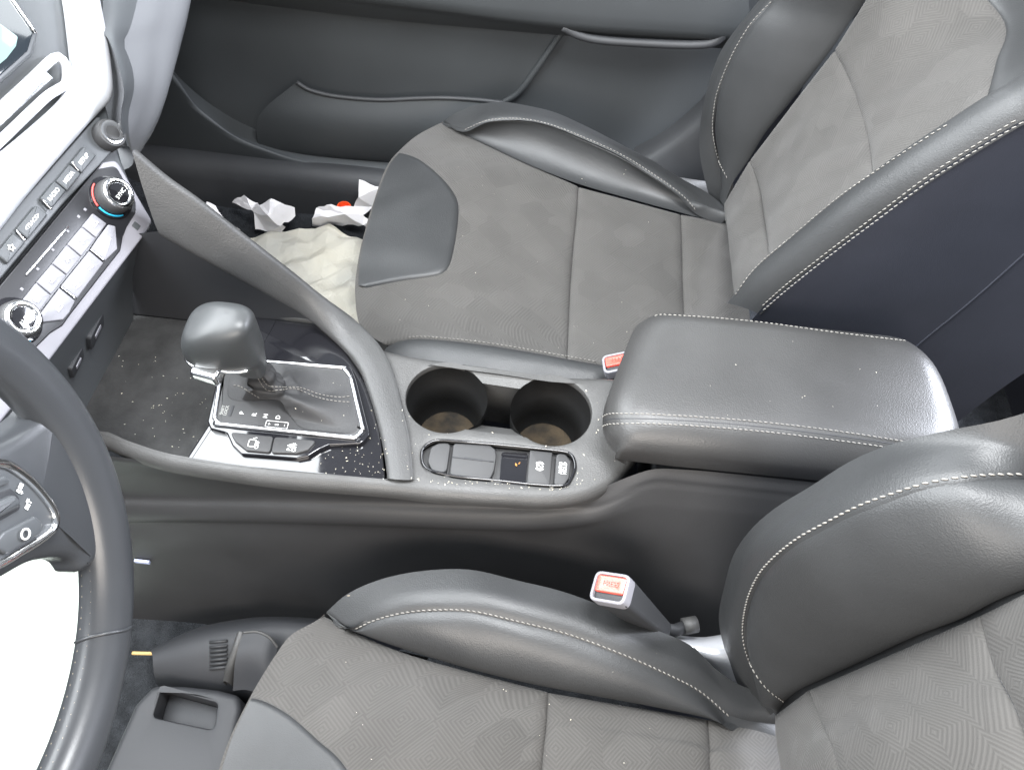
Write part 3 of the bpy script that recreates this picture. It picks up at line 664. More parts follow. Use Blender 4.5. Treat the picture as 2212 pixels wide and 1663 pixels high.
grid('side_panel', q, M['side'], cc, (0, -1, .1), label='dark console side with a moulded ledge')
grid('side_panel', loft([wall(.036, -.03), wall(.044, -.12), wall(.065, -.25), wall(.085, FLOOR-.01)], 60, 12), M['dark'], cc, (0, 1, .1))
# armrest bin below the lid
V, Fc = box_geo(np.array([.305, -.022, -.10]), X_, Y_, Z_, .145, .066, .126, .99, .97)
rbox('armrest_bin', V, Fc, .012, M['dark'], cc)
# storage tray in front of the selector
def xyz(p, z): return np.array([p[0], p[1], z])
tray_px = [(222, 925), (313, 958), (399, 982), (455, 900), (560, 730), (600, 655)]
t2d = dk(tray_px)
tray = np.vstack([t2d, [(-.29, .055), (-.415, .055), (-.425, -.105)]])
TR = -.022
key('tray_mat', DECK, rounded(tray, .006, 4), TR-.02, TR, M['rubber'], cc, bev=.002, label='ribbed black rubber mat with crumbs in the storage tray')
# rear wall of the tray, rising to the gloss panel
e0 = dk([(399, 986), (455, 900), (560, 730), (600, 655)]); e0 = spl(e0, 24)
g_ = np.array([[xyz(p, TR-.004) for p in e0], [xyz(p+np.array([.005, 0]), -.004) for p in e0]])
grid('tray_wall', g_, M['darker'], cc, (-1, -.3, .4))
wl = offset_poly(ccw(well), .0006)
grid('tray_wall', np.array([[xyz(p, -.005) for p in np.vstack([wl, wl[:1]])], [xyz(p, -.030) for p in np.vstack([wl, wl[:1]])]]), M['darker'], cc)
# gloss black panel round the selector
pian = np.vstack([dk([(399, 985), (523, 1003.5), (670, 1017.5), (832, 1032.5), (820, 922), (792, 826), (745, 752)]), [(-.20, .054), (-.290, .055)], dk([(560, 730), (455, 900)])])
PIA = Plane((0, 0, -.0045), (1, 0, 0), (0, 1, 0))
key('gloss_panel', PIA, rounded(pian, .003, 3), -.02, 0., M['gloss'], cc, bev=.0015, label='piano black gloss panel round the gear selector')
# arm that climbs to the dashboard
C1 = np.vstack([cy((286, 326, .075), (350, 380, .072), (420, 430, .069), (510, 500, .066), (600, 570, .063), (690, 640, .060)), cz((770, 697, .008), (822, 752, .006), (848, 805, .005), (866, 870, .005), (884, 950, .0045), (892, 1036, .004))])
C2 = np.vstack([cy((342, 502, .048), (420, 546, .048), (500, 591, .048), (580, 635, .048), (660, 682, .047)), cz((735, 744, .005), (775, 793, .005), (800, 855, .005), (820, 925, .0045), (832, 985, .004), (838, 1034, .0035))])
C1, C2 = spl(C1, 40), spl(C2, 40); fw_ = np.clip((-.15-C1[:, 0])/.06, 0, 1)[:, None]
C0 = C2+np.array([0, .002, -.012])+fw_*np.array([0, .004, 0])
cm = C1*.45+C2*.55+np.array([0, -.002, .003]); cm2 = C1*.9+C2*.1+np.array([0, -.001, .0015])
Co = C1+np.array([.0015, .006, -.005])*(.25+.75*fw_); Cd = Co+np.array([0, .004, 0])*fw_-np.array([0, 0, .02]); Ce = Cd-np.array([0, 0, .05])*fw_
G = loft([C0, C2, cm, cm2, C1, Co, Cd, Ce], 120, 44, km=0)
grid('console_arm', G, M['armp'], cc, (0, -.5, 1), tag='arm', label='sloping grey plastic strut climbing to the dashboard')
# inner face below the arm, towards the dash
A0 = C0[:22]; A1 = A0.copy(); A1[:, 2] = -.02; A1[:, 1] = .054
A0 = np.vstack([A0[:1]+np.array([-.12, .004, -.04]), A0]); A1 = np.vstack([A1[:1]+np.array([-.12, 0, 0]), A1])
grid('cubby_side', loft([A0+np.array([0, .004, .004]), A1], 40, 10), M['darker'], cc, (0, -1, 0))
# cup holders -------------------------------------------------------
CD = -.078
for c in (c1, c2):
    n = 64; th = np.linspace(0, 2*math.pi, n+1)
    prof = [(rc+.0004, -.004), (rc-.0006, -.030), (rc-.0030, -.0325), (rc-.0045, -.06), (rc-.0075, CD+.004), (rc-.0095, CD+.001)]
    G = np.array([[(c[0]+r*math.cos(t), c[1]+r*math.sin(t), z) for t in th] for r, z in prof])
    cu = grid('cup_holder', G, M['pit'], cc, None, label='deep round cup holder well with dusty floor')
    me = cu.data
    for p in me.polygons: p.flip()
    G = np.array([[(c[0]+(rc-.009)*s*math.cos(t), c[1]+(rc-.009)*s*math.sin(t), CD+.0015*(1-s)+(.0006 if k % 2 else 0)) for t in th] for k, s in enumerate(np.linspace(1, .02, 14))])
    grid('cup_mat', G, mat('dusty_rubber', (.028, .026, .023), .85, spec=.2, bump=[('noise', 300, .6, .001)], var=(55, .55, (1.25, 1.0, .7))), cu, (0, 0, 1))
# bridge between the wells
mid = (c1+c2)/2
def cup_arc(c, a0, a1, n=10): return arc(c, rc+.0004, a0, a1, n)
webp = np.vstack([cup_arc(c1, 72, 38), cup_arc(c2, 142, 108)])
wz = lambda p: -.0022 if p[1] > mid[1]+.034 else -.003-.35*(mid[1]+.034-p[1])
bm = MB(); k = len(webp); top = [xyz(p, wz(p)) for p in webp]; bot = [xyz(p, CD) for p in webp]
bm.add(top+bot, [tuple(range(k))]+[(i, (i+1) % k, k+(i+1) % k, k+i) for i in range(k)])
bm.build('cup_divider', M['plastic'], cc, smooth=False)
webq = np.vstack([cup_arc(c2, 234, 205), cup_arc(c1, -25, -54)])
bm = MB(); k = len(webq); wz2 = lambda p: -.004-.9*max(0, p[1]-(mid[1]-.032))
top = [xyz(p, wz2(p)) for p in webq]; bot = [xyz(p, CD) for p in webq]
bm.add(top+bot, [tuple(range(k))]+[(i, (i+1) % k, k+(i+1) % k, k+i) for i in range(k)])
bm.build('cup_divider', M['plastic'], cc, smooth=False)
for (u, v), c in (((1036, 845), c1), ((1129, 858), c2)):
    p = pz(u, v, -.036); d = nrm([c[0]-p[0], c[1]-p[1], 0]); s = np.cross(Z_, d)
    V, Fc = box_geo(np.array([p[0], p[1], -.052]), s, d, Z_, .0062, .004, .020, .8, .5); rbox('cup_clip', V, Fc, .0012, M['plastic'], cc)
# switch strip ------------------------------------------------------
SW = Plane((0, 0, -.006), (1, 0, 0), (0, 1, 0))
key('switch_bezel', SW, spl(dk(sw_px), 80, closed=True), -.02, -.0032, M['button'], cc, bev=.0004, label='pill shaped black switch strip beside cup holders')
ring = np.array([DECK.at(p[0], p[1], .0003) for p in offset_poly(ccw(sw), .0012)])
tube('switch_trim', ring, .0011, M['gloss'], cc, n=8, closed=True)
def zz(pts, k=.2083, x0=864., y0=921.6): return [(x0+k*a, y0+k*b) for a, b in pts]
def sk(pts, r=.002): return rounded(dk(zz(pts)), r, 5)
key('switch', SW, sk([(288, 350), (320, 200), (400, 158), (528, 155), (482, 478), (330, 440)], .006), -.006, .0042, M['button'], cc, bev=.0012)
sp = key('power_outlet_lid', SW, sk([(556, 158), (930, 178), (990, 225), (1002, 300), (980, 440), (935, 540), (512, 492)], .004), -.006, .0046, M['button'], cc, bev=.0014)
L0 = dk(zz([(540, 308), (970, 357)])); 
tube('lid_groove', [xyz(p, -.0012) for p in spl(L0, 8)], .0005, M['darker'], sp, n=6)
key('lid_catch', SW, sk([(662, 308), (866, 335), (862, 354), (660, 328)], .0008), .003, .0050, M['darker'], sp, bev=.0003)
key('coin_slot', SW, sk([(1062, 218), (1338, 232), (1305, 588), (1062, 556), (1032, 518), (1050, 262)], .003), -.006, -.0022, M['gloss'], cc, bev=.0004)
b3 = key('switch', SW, sk([(1350, 232), (1585, 258), (1556, 598), (1316, 584)], .0012), -.006, .0046, M['button'], cc, bev=.0010, label='black parking brake switch with circled mark')
b4 = key('switch', SW, sk([(1625, 264), (1720, 273), (1778, 350), (1758, 520), (1700, 603), (1598, 598)], .004), -.006, .0042, M['button'], cc, bev=.0012, label='black AUTO HOLD switch')
FWD = -X_; RGT = Y_            # writing on the console is read facing forwards
def dtext(name, s, u, v, size, parent, h, mt='print', right=RGT, **kw):
    P = Plane((0, 0, h), (1, 0, 0), (0, 1, 0)); q = P.ab(P.px(u, v)); return text_mesh(name, s, P, q[0], q[1], size, M[mt], parent, right, h=.0002, **kw)
u, v = zz([(1690, 430)])[0]; dtext('lettering', 'AUTO\nHOLD', u, v, .0047, b4, -.0018, bold=.00004)
u, v = zz([(1450, 410)])[0]
P = Plane((0, 0, -.0014), (1, 0, 0), (0, 1, 0)); q = P.ab(P.px(u, v))
mb = MB()
for a0, a1, r_ in ((0, 360, .0030), (125, 235, .0045), (-55, 55, .0045)):
    pts = [P.at(q[0]+r_*math.cos(R(a)), q[1]+r_*math.sin(R(a)), .0003) for a in np.linspace(a0+90, a1+90, 28)]
    mb.add(*tube_geo(pts, .00036, 5))
mb.add(*tube_geo([P.at(q[0]+.0024, q[1]-.0018, .0003), P.at(q[0]-.0024, q[1]+.0018, .0003)], .0005, 5))
mb.build('brake_mark', M['print'], b3)
# gear selector plate ----------------------------------------------
def z3(pts): return [(345.6+.295*a, 576+.295*b) for a, b in pts]
bez_px = z3([(470, 690), (1350, 760), (1400, 830), (1490, 1215), (1440, 1268), (1390, 1266), (440, 1170), (408, 1130)])
BZ = Plane((0, 0, .0), (1, 0, 0), (0, 1, 0))
bz2 = rounded(BZ.poly(bez_px), .010, 8); bz2 = spl(bz2[::2], 140, closed=True)
full = z3([(455, 660), (1400, 735), (1440, 830), (1540, 1230), (1480, 1300), (1250, 1310), (1170, 1345), (1090, 1395), (1010, 1410), (600, 1378), (530, 1310), (490, 1220), (370, 1190), (350, 1140)])
key('selector_surround', BZ, rounded(BZ.poly(full), .006, 6), -.006, .0022, M['gloss'], cc, bev=.0015, label='gloss black surround of the gear selector')
key('selector_plate', BZ, bz2, -.004, .0046, M['button'], cc, bev=.0012, label='matt black selector plate marked P R N D')
tube('selector_trim', [BZ.at(p[0], p[1], .0046) for p in bz2], .0021, M['satin'], cc, n=10, closed=True, label='bright chrome ring round the selector plate')
for s, u, v in (('P', 523, 893), ('R', 550, 896.5), ('N', 574, 899.5), ('D', 601, 902.5)):
    dtext('gear_letter', s, u, v-1, .0060, cc, .0048, right=RGT)
q = Plane((0, 0, .005), (1, 0, 0), (0, 1, 0)).poly([(598, 917)])[0]
mb = MB(); fr_ = rounded(np.array([(-.0105, -.0034), (.0105, -.0034), (.0105, .0034), (-.0105, .0034)])+q, .001, 4)
mb.add(*tube_geo([BZ.at(p[0], p[1], .0050) for p in fr_], .00028, 5, closed=True)); mb.build('gear_frame', M['print'], cc)
for s, da in (('+', -.0072), ('S', 0), ('–', .0072)):
    text_mesh('gear_letter', s, BZ, q[0]+da, q[1], .0048, M['print'], cc, RGT, h=.0049)
q = BZ.poly([(492, 892)])[0]
text_mesh('lettering', 'SHIFT\nLOCK', BZ, q[0]-.002, q[1], .0042, M['dimprint'], cc, RGT, h=.0049)
key('lock_slot', BZ, rounded(np.array([(.003, -.006), (.006, -.006), (.006, .006), (.003, .006)])+q, .0008, 3), .003, .0050, M['darker'], cc, bev=.0002)
k1_ = key('switch', BZ, rounded(BZ.poly(z3([(518, 1228), (838, 1262), (812, 1380), (640, 1364), (560, 1300)])), .003, 4), -.003, .0056, M['button'], cc, bev=.0012, label='black camera view switch')
k2_ = key('switch', BZ, rounded(BZ.poly(z3([(846, 1264), (1155, 1292), (1090, 1362), (1005, 1386), (820, 1381)])), .003, 4), -.003, .0056, M['button'], cc, bev=.0012, label='black parking sensor switch')
dtext('lettering', 'P▲\nOFF', *z3([(968, 1322)])[0], .0054, k2_, .0060, 'print')
P = Plane((0, 0, .0060), (1, 0, 0), (0, 1, 0)); q = P.ab(P.px(*z3([(683, 1297)])[0])); mb = MB()
fr_ = rounded(np.array([(-.0045, -.003), (.002, -.003), (.002, .004), (-.0045, .004)])+q, .001, 3)
mb.add(*tube_geo([P.at(p[0], p[1], .0002) for p in fr_], .0004, 5, closed=True))
mb.add(*tube_geo([P.at(q[0]-.0015, q[1]+.0055, .0002), P.at(q[0]+.002, q[1]+.0068, .0002)], .0005, 5)); mb.build('camera_mark', M['print'], k1_)
dtext('lettering', 'OFF', *z3([(712, 1305)])[0], .0048, k1_, .0060, 'print')

# ------------------------------------------------------------------ armrest lid
ar2 = np.array([(.088, -.0945), (.134, .068), (.426, .068), (.440, -.0900)])
lid2 = rounded(ar2, [.050, .042, .062, .060], 14); lid2 = ccw(spl(lid2[::3], 160, closed=True))
zt = lambda x: .010*np.clip((x-.10)/.34, 0, 1)
def dist_in(p, Q):
    A = Q; Bq = np.roll(Q, -1, 0); d = Bq-A; t = np.clip(((p-A)*d).sum(1)/np.maximum((d*d).sum(1), 1e-12), 0, 1)
    return np.sqrt((((A+d*t[:, None])-p)**2).sum(1).min())
rings = []
for d, z in ((.012, .022), (.006, .0225), (.003, .024), (.001, .028), (0, .034), (0, .042), (0, .048)):
    rings.append([(p[0], p[1], z) for p in offset_poly(lid2, d)])
c = lid2.mean(0)
for s_ in list(1-np.linspace(.01, .5, 26)**1.35*.9)+[.5, .4, .3, .2, .1, .0]:
    row = []
    for p in lid2:
        q = c+(p-c)*s_; d = dist_in(q, lid2); e = min(d/.030, 1)
        row.append((q[0], q[1], 0.048+zt(q[0])*e*.6+.026*math.sqrt(max(0, 1-(1-e)**2))+.0035*(1-s_**2)))
    rings.append(row)
G = np.array(rings)
for _ in range(14):
    Gs = G.copy(); Gs[8:-1] = (G[7:-2]+G[9:]+np.roll(G, 1, 1)[8:-1]+np.roll(G, -1, 1)[8:-1])/4; G = G*.5+Gs*.5
for _ in range(4): G[1:8] = G[1:8]*.5+(G[:7]+G[2:9])*.25
G = np.concatenate([G, G[:, :1]], 1)
lid = grid('armrest_lid', G, M['leather_arm'], cc, (0, 0, 1), tag='lid', label='worn black leather armrest lid with double stitching')
for pts in ([(1297, 905), (1312, 895), (1340, 893), (1436, 896), (1618, 909), (1799, 930), (1976, 957)], [(1296, 928), (1308, 918), (1340, 915), (1436, 916), (1618, 929), (1799, 950), (1960, 972)],
            [(1412, 684), (1445, 681), (1618, 694), (1799, 718), (1957, 737)], [(1432, 672), (1480, 672), (1618, 680), (1799, 704), (1968, 728)]):
    P, N = drape_line('lid', pts, 300, .0005)
    if len(P) > 4: stitches('stitching', P, M['thread'], lid, Nn=N, r=.0006, slant=.0003, period=.0048)
P, N = drape_line('lid', [(1296, 916), (1310, 907), (1340, 904), (1436, 906), (1618, 919), (1799, 940), (1968, 964)], 200, -.0004); tube('seam', P, .0007, M['darker'], lid, n=5)
P, N = drape_line('lid', [(1420, 678), (1460, 676), (1618, 687), (1799, 711), (1962, 732)], 200, -.0004); tube('seam', P, .0007, M['darker'], lid, n=5)

# ================================================================== gear lever
gb = pz(585, 872, .0)
gl = empty('gear_lever', (gb[0], gb[1], .004), 'gear lever with dark leather knob and stitched leather boot', 'gear lever')
base = [(500, 815), (494, 850), (502, 868), (540, 872), (596, 869), (620, 884), (637, 914), (656, 931), (700, 937), (757, 941), (773, 928), (765, 880), (753, 830), (738, 808), (680, 799), (594, 792), (530, 786), (508, 794)]
b2 = ccw(spl(BZ.poly(base), 120, closed=True))
nk = pz(543, 785, .062)
th0 = np.arctan2(*(b2-b2.mean(0)).T[::-1])
rows = []
ctr = np.array([gb[0]+.003, gb[1]+.002])
for k, s in enumerate(np.linspace(0, 1, 46)):
    # a low skirt that wraps up into a sleeve round the shaft
    q = min(1., s/.62); hz = .0050+.017*q**2.6 if s < .62 else .022+(nk[2]-.022)*((s-.62)/.38)
    shr = (1-q)**.9 if s < .62 else 0.
    cx = ctr if s < .62 else ctr+(nk[:2]-ctr)*((s-.62)/.38)
    rr = .0165 if s < .62 else .0165-.0035*((s-.62)/.38)
    row = []
    for j, p in enumerate(b2):
        a = math.atan2(p[1]-ctr[1], p[0]-ctr[0])
        pin = cx+rr*np.array([math.cos(a), .85*math.sin(a)])
        xy = pin+(p-pin)*shr
        fold = math.sin(a*5+1.2+q*2.2)*.0035*math.sin(math.pi*min(1, s/.72))+math.sin(a*9+q*5)*.0012*math.sin(math.pi*s)
        z = hz+fold*(1 if s < .62 else .1); d = fold*.8*np.array([math.cos(a), math.sin(a)])
        if .5 < s < .9: d = d+.0018*math.sin((s-.5)*38)*np.array([math.cos(a), math.sin(a)])
        row.append((xy[0]+d[0]*(s > .05), xy[1]+d[1]*(s > .05), max(z, .0048)))
    rows.append(row+[row[0]])
boot = grid('boot', np.array(rows), M['leather_boot'], gl, (0, 0, 1), tag='boot', label='soft folded leather boot with grey stitching')
for pts in ([(556, 792), (566, 815), (580, 832), (610, 836), (650, 838), (690, 852), (730, 858), (757, 856)], [(551, 798), (562, 824), (578, 842), (604, 842), (640, 840), (680, 857), (720, 866), (762, 869)], [(502, 832), (520, 835), (545, 850), (566, 862)]):
    P, N = drape_line('boot', pts, 160, .0005)
    if len(P) > 4: stitches('stitching', P, M['thread'], gl, Nn=N, r=.0005, period=.004)
# knob: rings from the collar up to the dome
rows = []
ZK = nk[2]-.004; ZT = .1345
prof = [(0., .0, .0115), (.12, .0, .0120), (.20, .004, .0130), (.26, .018, .0165), (.31, .040, .0212), (.345, .0475, .0238), (.40, .0490, .0250), (.50, .0490, .0254), (.62, .0475, .0250), (.74, .0440, .0238), (.84, .0385, .0216), (.91, .031, .0184), (.96, .022, .0140), (.99, .012, .0085), (1., .0, .00005)]
def kring(s, ext, rb, n=73, grow=0.):
    xr = nk[0]+.0135+.0020*min(1, s/.4); ext = ext*.80; xf = xr-.0265-ext if s < .9 else None
    if s >= .9: ext = ext/.8; w = (.0265+.0308)*ext/.0385; cx = xr-.0265-.0308+.02865+.0075*(s-.84)/.16; xr, xf = cx+w/2, cx-w/2
    ca, ra = (xr+xf)/2, (xr-xf)/2+grow; out = []
    for t in np.linspace(0, 2*math.pi, n):
        e = 2.9; cs, sn = math.cos(t), math.sin(t); x = math.copysign(abs(cs)**(2/e), cs); y = math.copysign(abs(sn)**(2/e), sn)
        z = ZK+(ZT-ZK)*s; lift = np.clip((s-.3)/.5, 0, 1)
        out.append((ca+x*ra, nk[1]-.002+y*(rb+grow)*(1-.14*x*np.clip((s-.2)*5, 0, 1)), z+(.10*(-1+lift*2.2))*x*ra))
    return out
rows = [kring(*p) for p in prof]
G = np.array(rows); q = np.array([spl(G[:, j], 70) for j in range(G.shape[1])]).transpose(1, 0, 2)
kn = grid('knob', q, M['leather_knob'], gl, (0, 0, 1), tag='knob', label='smooth dark grey leather gear knob')
# chrome blade and release button on the driver side of the knob
kr = np.array(kring(.34, .0470, .0236, 121, .0006))
tube('knob_trim', kr[52:104], .0022, M['chrome'], gl, n=8, label='chrome blade under the knob')
bc = pz(448, 803, .083); d1 = nrm([1, -.18, 0])
V, Fc = box_geo(bc-Z_*.008, d1, np.cross(Z_, d1), Z_, .0135, .0085, .014, .92, .95)
rbox('release_button', V, Fc, .0042, M['chrome'], gl, seg=4, label='chrome release button')
tube('collar', [nk+np.array([.0125*math.cos(t), .011*math.sin(t), -.001]) for t in np.linspace(0, 2*math.pi, 33)[:-1]], .0016, M['button'], gl, closed=True)
# ================================================================== dashboard
k1p, k2p = pz(237, 428, .13), pz(30, 698, .13)
STK = Plane((k1p+k2p)/2, k1p-k2p, (-.62, 0, .78))
sx = lambda pts: STK.poly(pts)
z2 = lambda pts: [(.2605*a, 345.6+.2605*b) for a, b in pts]
z1 = lambda pts: [(.2605*a, .2605*b) for a, b in pts]
da = empty('dashboard', (-.62, .0, FLOOR), 'dashboard centre with silver trim, climate buttons and temperature dials', 'dashboard')
# dark body behind the fascia
body = sx([(-140, -160), (130, -160), (232, 40), (238, 215), (275, 345), (326, 470), (322, 510), (80, 830), (-140, 1060)])
key('fascia_body', STK, rounded(body, .01, 4), -.025, -.008, M['strip'], da, bev=.004)
# climate unit ------------------------------------------------------
cp = key('climate_panel', STK, rounded(sx([(222, 352), (250, 347), (327, 478), (321, 495), (92, 797), (-70, 1000), (-140, 920), (-50, 690)]), .006, 6), -.012, .002, M['greyframe'], da, bev=.002, label='pale grey climate control panel with two temperature dials')
key('climate_bezel', STK, rounded(sx([(172, 408), (206, 368), (247, 360), (290, 438), (290, 462), (271, 492), (262, 514), (257, 543), (150, 680), (132, 705), (105, 722), (75, 752), (10, 820), (-80, 800), (-70, 700)]), .006, 6), -.004, .0034, M['gloss2'], cp, bev=.0012)
row1 = [((745, 455), (862, 543)), ((653, 568), (772, 664)), ((530, 716), (650, 818)), ((405, 875), (530, 970)), ((275, 1030), (400, 1136)), ((158, 1178), (280, 1303))]
ic1 = []
for (a, b), (c, d) in zip(row1[:-1], row1[1:]):
    q = sx(z2([a, b, d, c])); q = q.mean(0)+(q-q.mean(0))*np.array([.955, .965])
    key('button', STK, rounded(q, .0008, 3), .001, .0062, M['greybtn'], cp, bev=.0008)
for q in ([(872, 548), (932, 562), (948, 757), (842, 858), (724, 757), (782, 668)], [(716, 764), (836, 866), (610, 1168), (474, 1064)], [(468, 1073), (600, 1180), (550, 1280), (500, 1340), (300, 1365), (288, 1308)]):
    p = sx(z2(q)); p = p.mean(0)+(p-p.mean(0))*.97
    key('button', STK, rounded(p, .0012, 3), .001, .0066, M['greybtn'], cp, bev=.0010)
for q in ([(722, 762), (838, 856)], [(478, 1072), (604, 1172)]):
    p = spl(sx(z2(q)), 6); tube('button_tick', [STK.at(x, y, .0072) for x, y in p], .0007, M['chrome'], cp, n=6)
# small white pictograms on the keys
def sym(kind, u, v, s=1.):
    q = sx([(u, v)])[0]; mb = MB(); h = .0068
    def ln(pts, r=.00045): mb.add(*tube_geo([STK.at(q[0]+a*s*.001, q[1]+b*s*.001, h) for a, b in pts], r*s, 5))
    ring = lambda cx, cy_, r, a0=0, a1=360: [(cx+r*math.cos(R(t)), cy_+r*math.sin(R(t))) for t in np.linspace(a0, a1, 20)]
    if kind == 'front': ln(ring(0, -1, 3.2, 20, 160)); ln([(-3, .1), (-2.2, -2.4), (2.2, -2.4), (3, .1)]); [ln([(x, -1.6), (x+.4, -.4), (x, .8)]) for x in (-1.2, 0, 1.2)]
    if kind == 'rear': ln([(-3, 2), (3, 2), (3, -2), (-3, -2), (-3, 2)]); [ln([(x, -1.2), (x+.4, 0), (x, 1.2)]) for x in (-1.2, 0, 1.2)]
    if kind == 'recirc': ln([(-3.4, -1.4), (-2.4, .8), (-.8, 2), (1.2, 2), (2.4, .6), (3.4, .2), (3.4, -1.4), (-3.4, -1.4)]); ln(ring(-.2, .2, 1.1, 40, 320))
    if kind == 'fan': [ln([(0, 0), (2.6*math.cos(R(t)), 2.6*math.sin(R(t))), (2.4*math.cos(R(t+35)), 2.4*math.sin(R(t+35))), (0, 0)], .0006) for t in (90, 210, 330)]
    if kind == 'face': ln(ring(1, 1.6, 1.2)); ln([(.6, .3), (-.4, -2.2), (2.2, -2.2)]); ln([(-3.4, 1), (-1.2, 1)]); ln([(-3.4, -1.4), (-1.4, -1.4)])
    if kind == 'star': ln([(3*(1 if i % 2 else .45)*math.cos(R(i*36+54)), 3*(1 if i % 2 else .45)*math.sin(R(i*36+54))) for i in range(11)], .0006)
    return mb
for kind, p in (('recirc', (755, 548)), ('fan', (650, 690)), ('fan', (525, 842)), ('rear', (397, 1005)), ('front', (275, 1165)), ('face', (715, 895)), ('face', (610, 1050)), ('recirc', (460, 1240))):
    u, v = z2([p])[0]; sym(kind, u, v).build('pictogram', M['print'], cp)
q = sx(z2([(850, 706)]))[0]; text_mesh('lettering', 'CLIMATE', STK, q[0], q[1], .0034, M['print'], cp, STK.a, h=.0068)
# bright tube standing in for the highlight on the display strip, and small lamps
p = spl(sx(z2([(545, 565), (200, 965)])), 8); tube('display_highlight', [STK.at(x, y, .0042) for x, y in p], .0010, M['satin'], cp, n=6)
for q in ([(545, 600)], [(422, 755)], [(296, 914)], [(165, 1080)], [(690, 422)], [(636, 480)]):
    c = sx(z2(q))[0]; key('indicator', STK, rounded(np.array([(-.0012, -.0012), (.0012, -.0012), (.0012, .0012), (-.0012, .0012)])+c, .0003, 2), .002, .0040, M['greybtn'], cp, bev=.0002)
c = sx(z2([(1120, 552)]))[0]; key('indicator', STK, rounded(np.array([(-.0032, -.0034), (.0032, -.0034), (.0032, .0034), (-.0032, .0034)])+c, .0006, 2), .001, .0024, M['strip'], cp, bev=.0003)
def lathe(pl, c, prof, n=64):
    V = []; k = len(prof)
    for r_, h in prof:
        for j in range(n): V.append(pl.at(c[0]+r_*math.cos(2*math.pi*j/n), c[1]+r_*math.sin(2*math.pi*j/n), h))
    Fc = [(i*n+j, i*n+(j+1) % n, (i+1)*n+(j+1) % n, (i+1)*n+j) for i in range(k-1) for j in range(n)]
    Fc.append(tuple((k-1)*n+j for j in range(n)))
    return V, Fc
for (u, v), word in (((235, 430), 'SYNC'), ((30, 697), 'AUTO')):
    c = sx([(u, v)])[0]
    V, Fc = lathe(STK, c, [(.0205, 0), (.0205, .004), (.0195, .0055), (.0160, .0060)]); mesh('dial_base', V, Fc, M['gloss'], cp, sharp=40)
    V, Fc = lathe(STK, c, [(.0165, .004), (.0158, .016), (.0142, .018), (.0125, .0186), (.0120, .0180)]); mesh('temperature_dial', V, Fc, M['button'], cp, sharp=40)
    V, Fc = lathe(STK, c, [(.0142, .0170), (.0141, .0192), (.0122, .0202), (.0098, .0194), (.0092, .0180)]); mesh('dial_ring', V, Fc, M['chrome'], cp, sharp=60)
    V, Fc = lathe(STK, c, [(.0092, .0178), (.0088, .0190), (.004, .0194)]); mesh('dial_cap', V, Fc, M['gloss'], cp, sharp=40)
    text_mesh('lettering', word, STK, c[0], c[1]-.0014, .0052, M['print'], cp, STK.a, h=.0197)
    for a0, a1, mt in ((95, 165, 'redarc'), (170, 245, 'bluearc')):
        pts = [STK.at(c[0]+.0180*math.cos(R(t)), c[1]+.0180*math.sin(R(t)), .0062) for t in np.linspace(a0, a1, 24)]; tube('temperature_mark', pts, .00085, M[mt], cp, n=6)
# audio key strip ---------------------------------------------------
au = key('audio_panel', STK, rounded(sx([(214, 246), (240, 330), (222, 350), (140, 436), (-30, 640), (-120, 640), (-60, 562), (50, 430)]), .004, 4), -.012, .0015, M['strip'], da, bev=.0015, label='dark audio key strip with chrome dividers')
cen = [(174, 349), (142, 388), (109, 425), (63, 484), (17, 540)]; half = [(20, 19), (16, 19), (19, 20), (24, 30), (20, 26)]
for i, ((u, v), word) in enumerate(zip(cen, ('SETUP', 'MEDIA', 'RADIO', '<TRACK>', ''))):
    d = np.array([cen[0][0]-cen[4][0], cen[0][1]-cen[4][1]], float); d /= np.linalg.norm(d); w = np.array([d[1], -d[0]])*-1
    ln_ = (25, 24, 25, 35, 30)[i]
    q = [np.array([u, v])+d*ln_*a+w*17*b for a, b in ((-1, -1), (1, -1), (1, 1), (-1, 1))]
    p = sx(q); p = p.mean(0)+(p-p.mean(0))*.97
    key('audio_key', STK, rounded(p, .001, 3), 0, .0058, M['strip'], au, bev=.0012)
    c = sx([(u, v)])[0]
    if word: text_mesh('lettering', word, STK, c[0], c[1], .0050 if i < 3 else .0044, M['print'], au, STK.a, h=.0062, bold=.00003)
    else: sym('star', u, v).build('pictogram', M['print'], au)
for a, b in (((148, 355), (164, 375)), ((86, 437), (105, 458)), ((28, 502), (49, 526))):
    p = spl(sx([a, b]), 6); tube('key_divider', [STK.at(x, y, .0062) for x, y in p], .0009, M['chrome'], au, n=6)
c = sx([(228, 297)])[0]
V, Fc = lathe(STK, c, [(.0138, -.004), (.0138, .010), (.0126, .0125), (.0095, .0128)]); mesh('tuning_knob', V, Fc, M['button'], au, sharp=40)
V, Fc = lathe(STK, c, [(.0112, .0120), (.0110, .0142), (.0090, .0148), (.0066, .0134)]); mesh('tuning_knob_ring', V, Fc, M['chrome'], au, sharp=60)
V, Fc = lathe(STK, c, [(.0068, .0120), (.0064, .0136), (.002, .0138)]); mesh('tuning_knob_cap', V, Fc, M['button'], au, sharp=40)
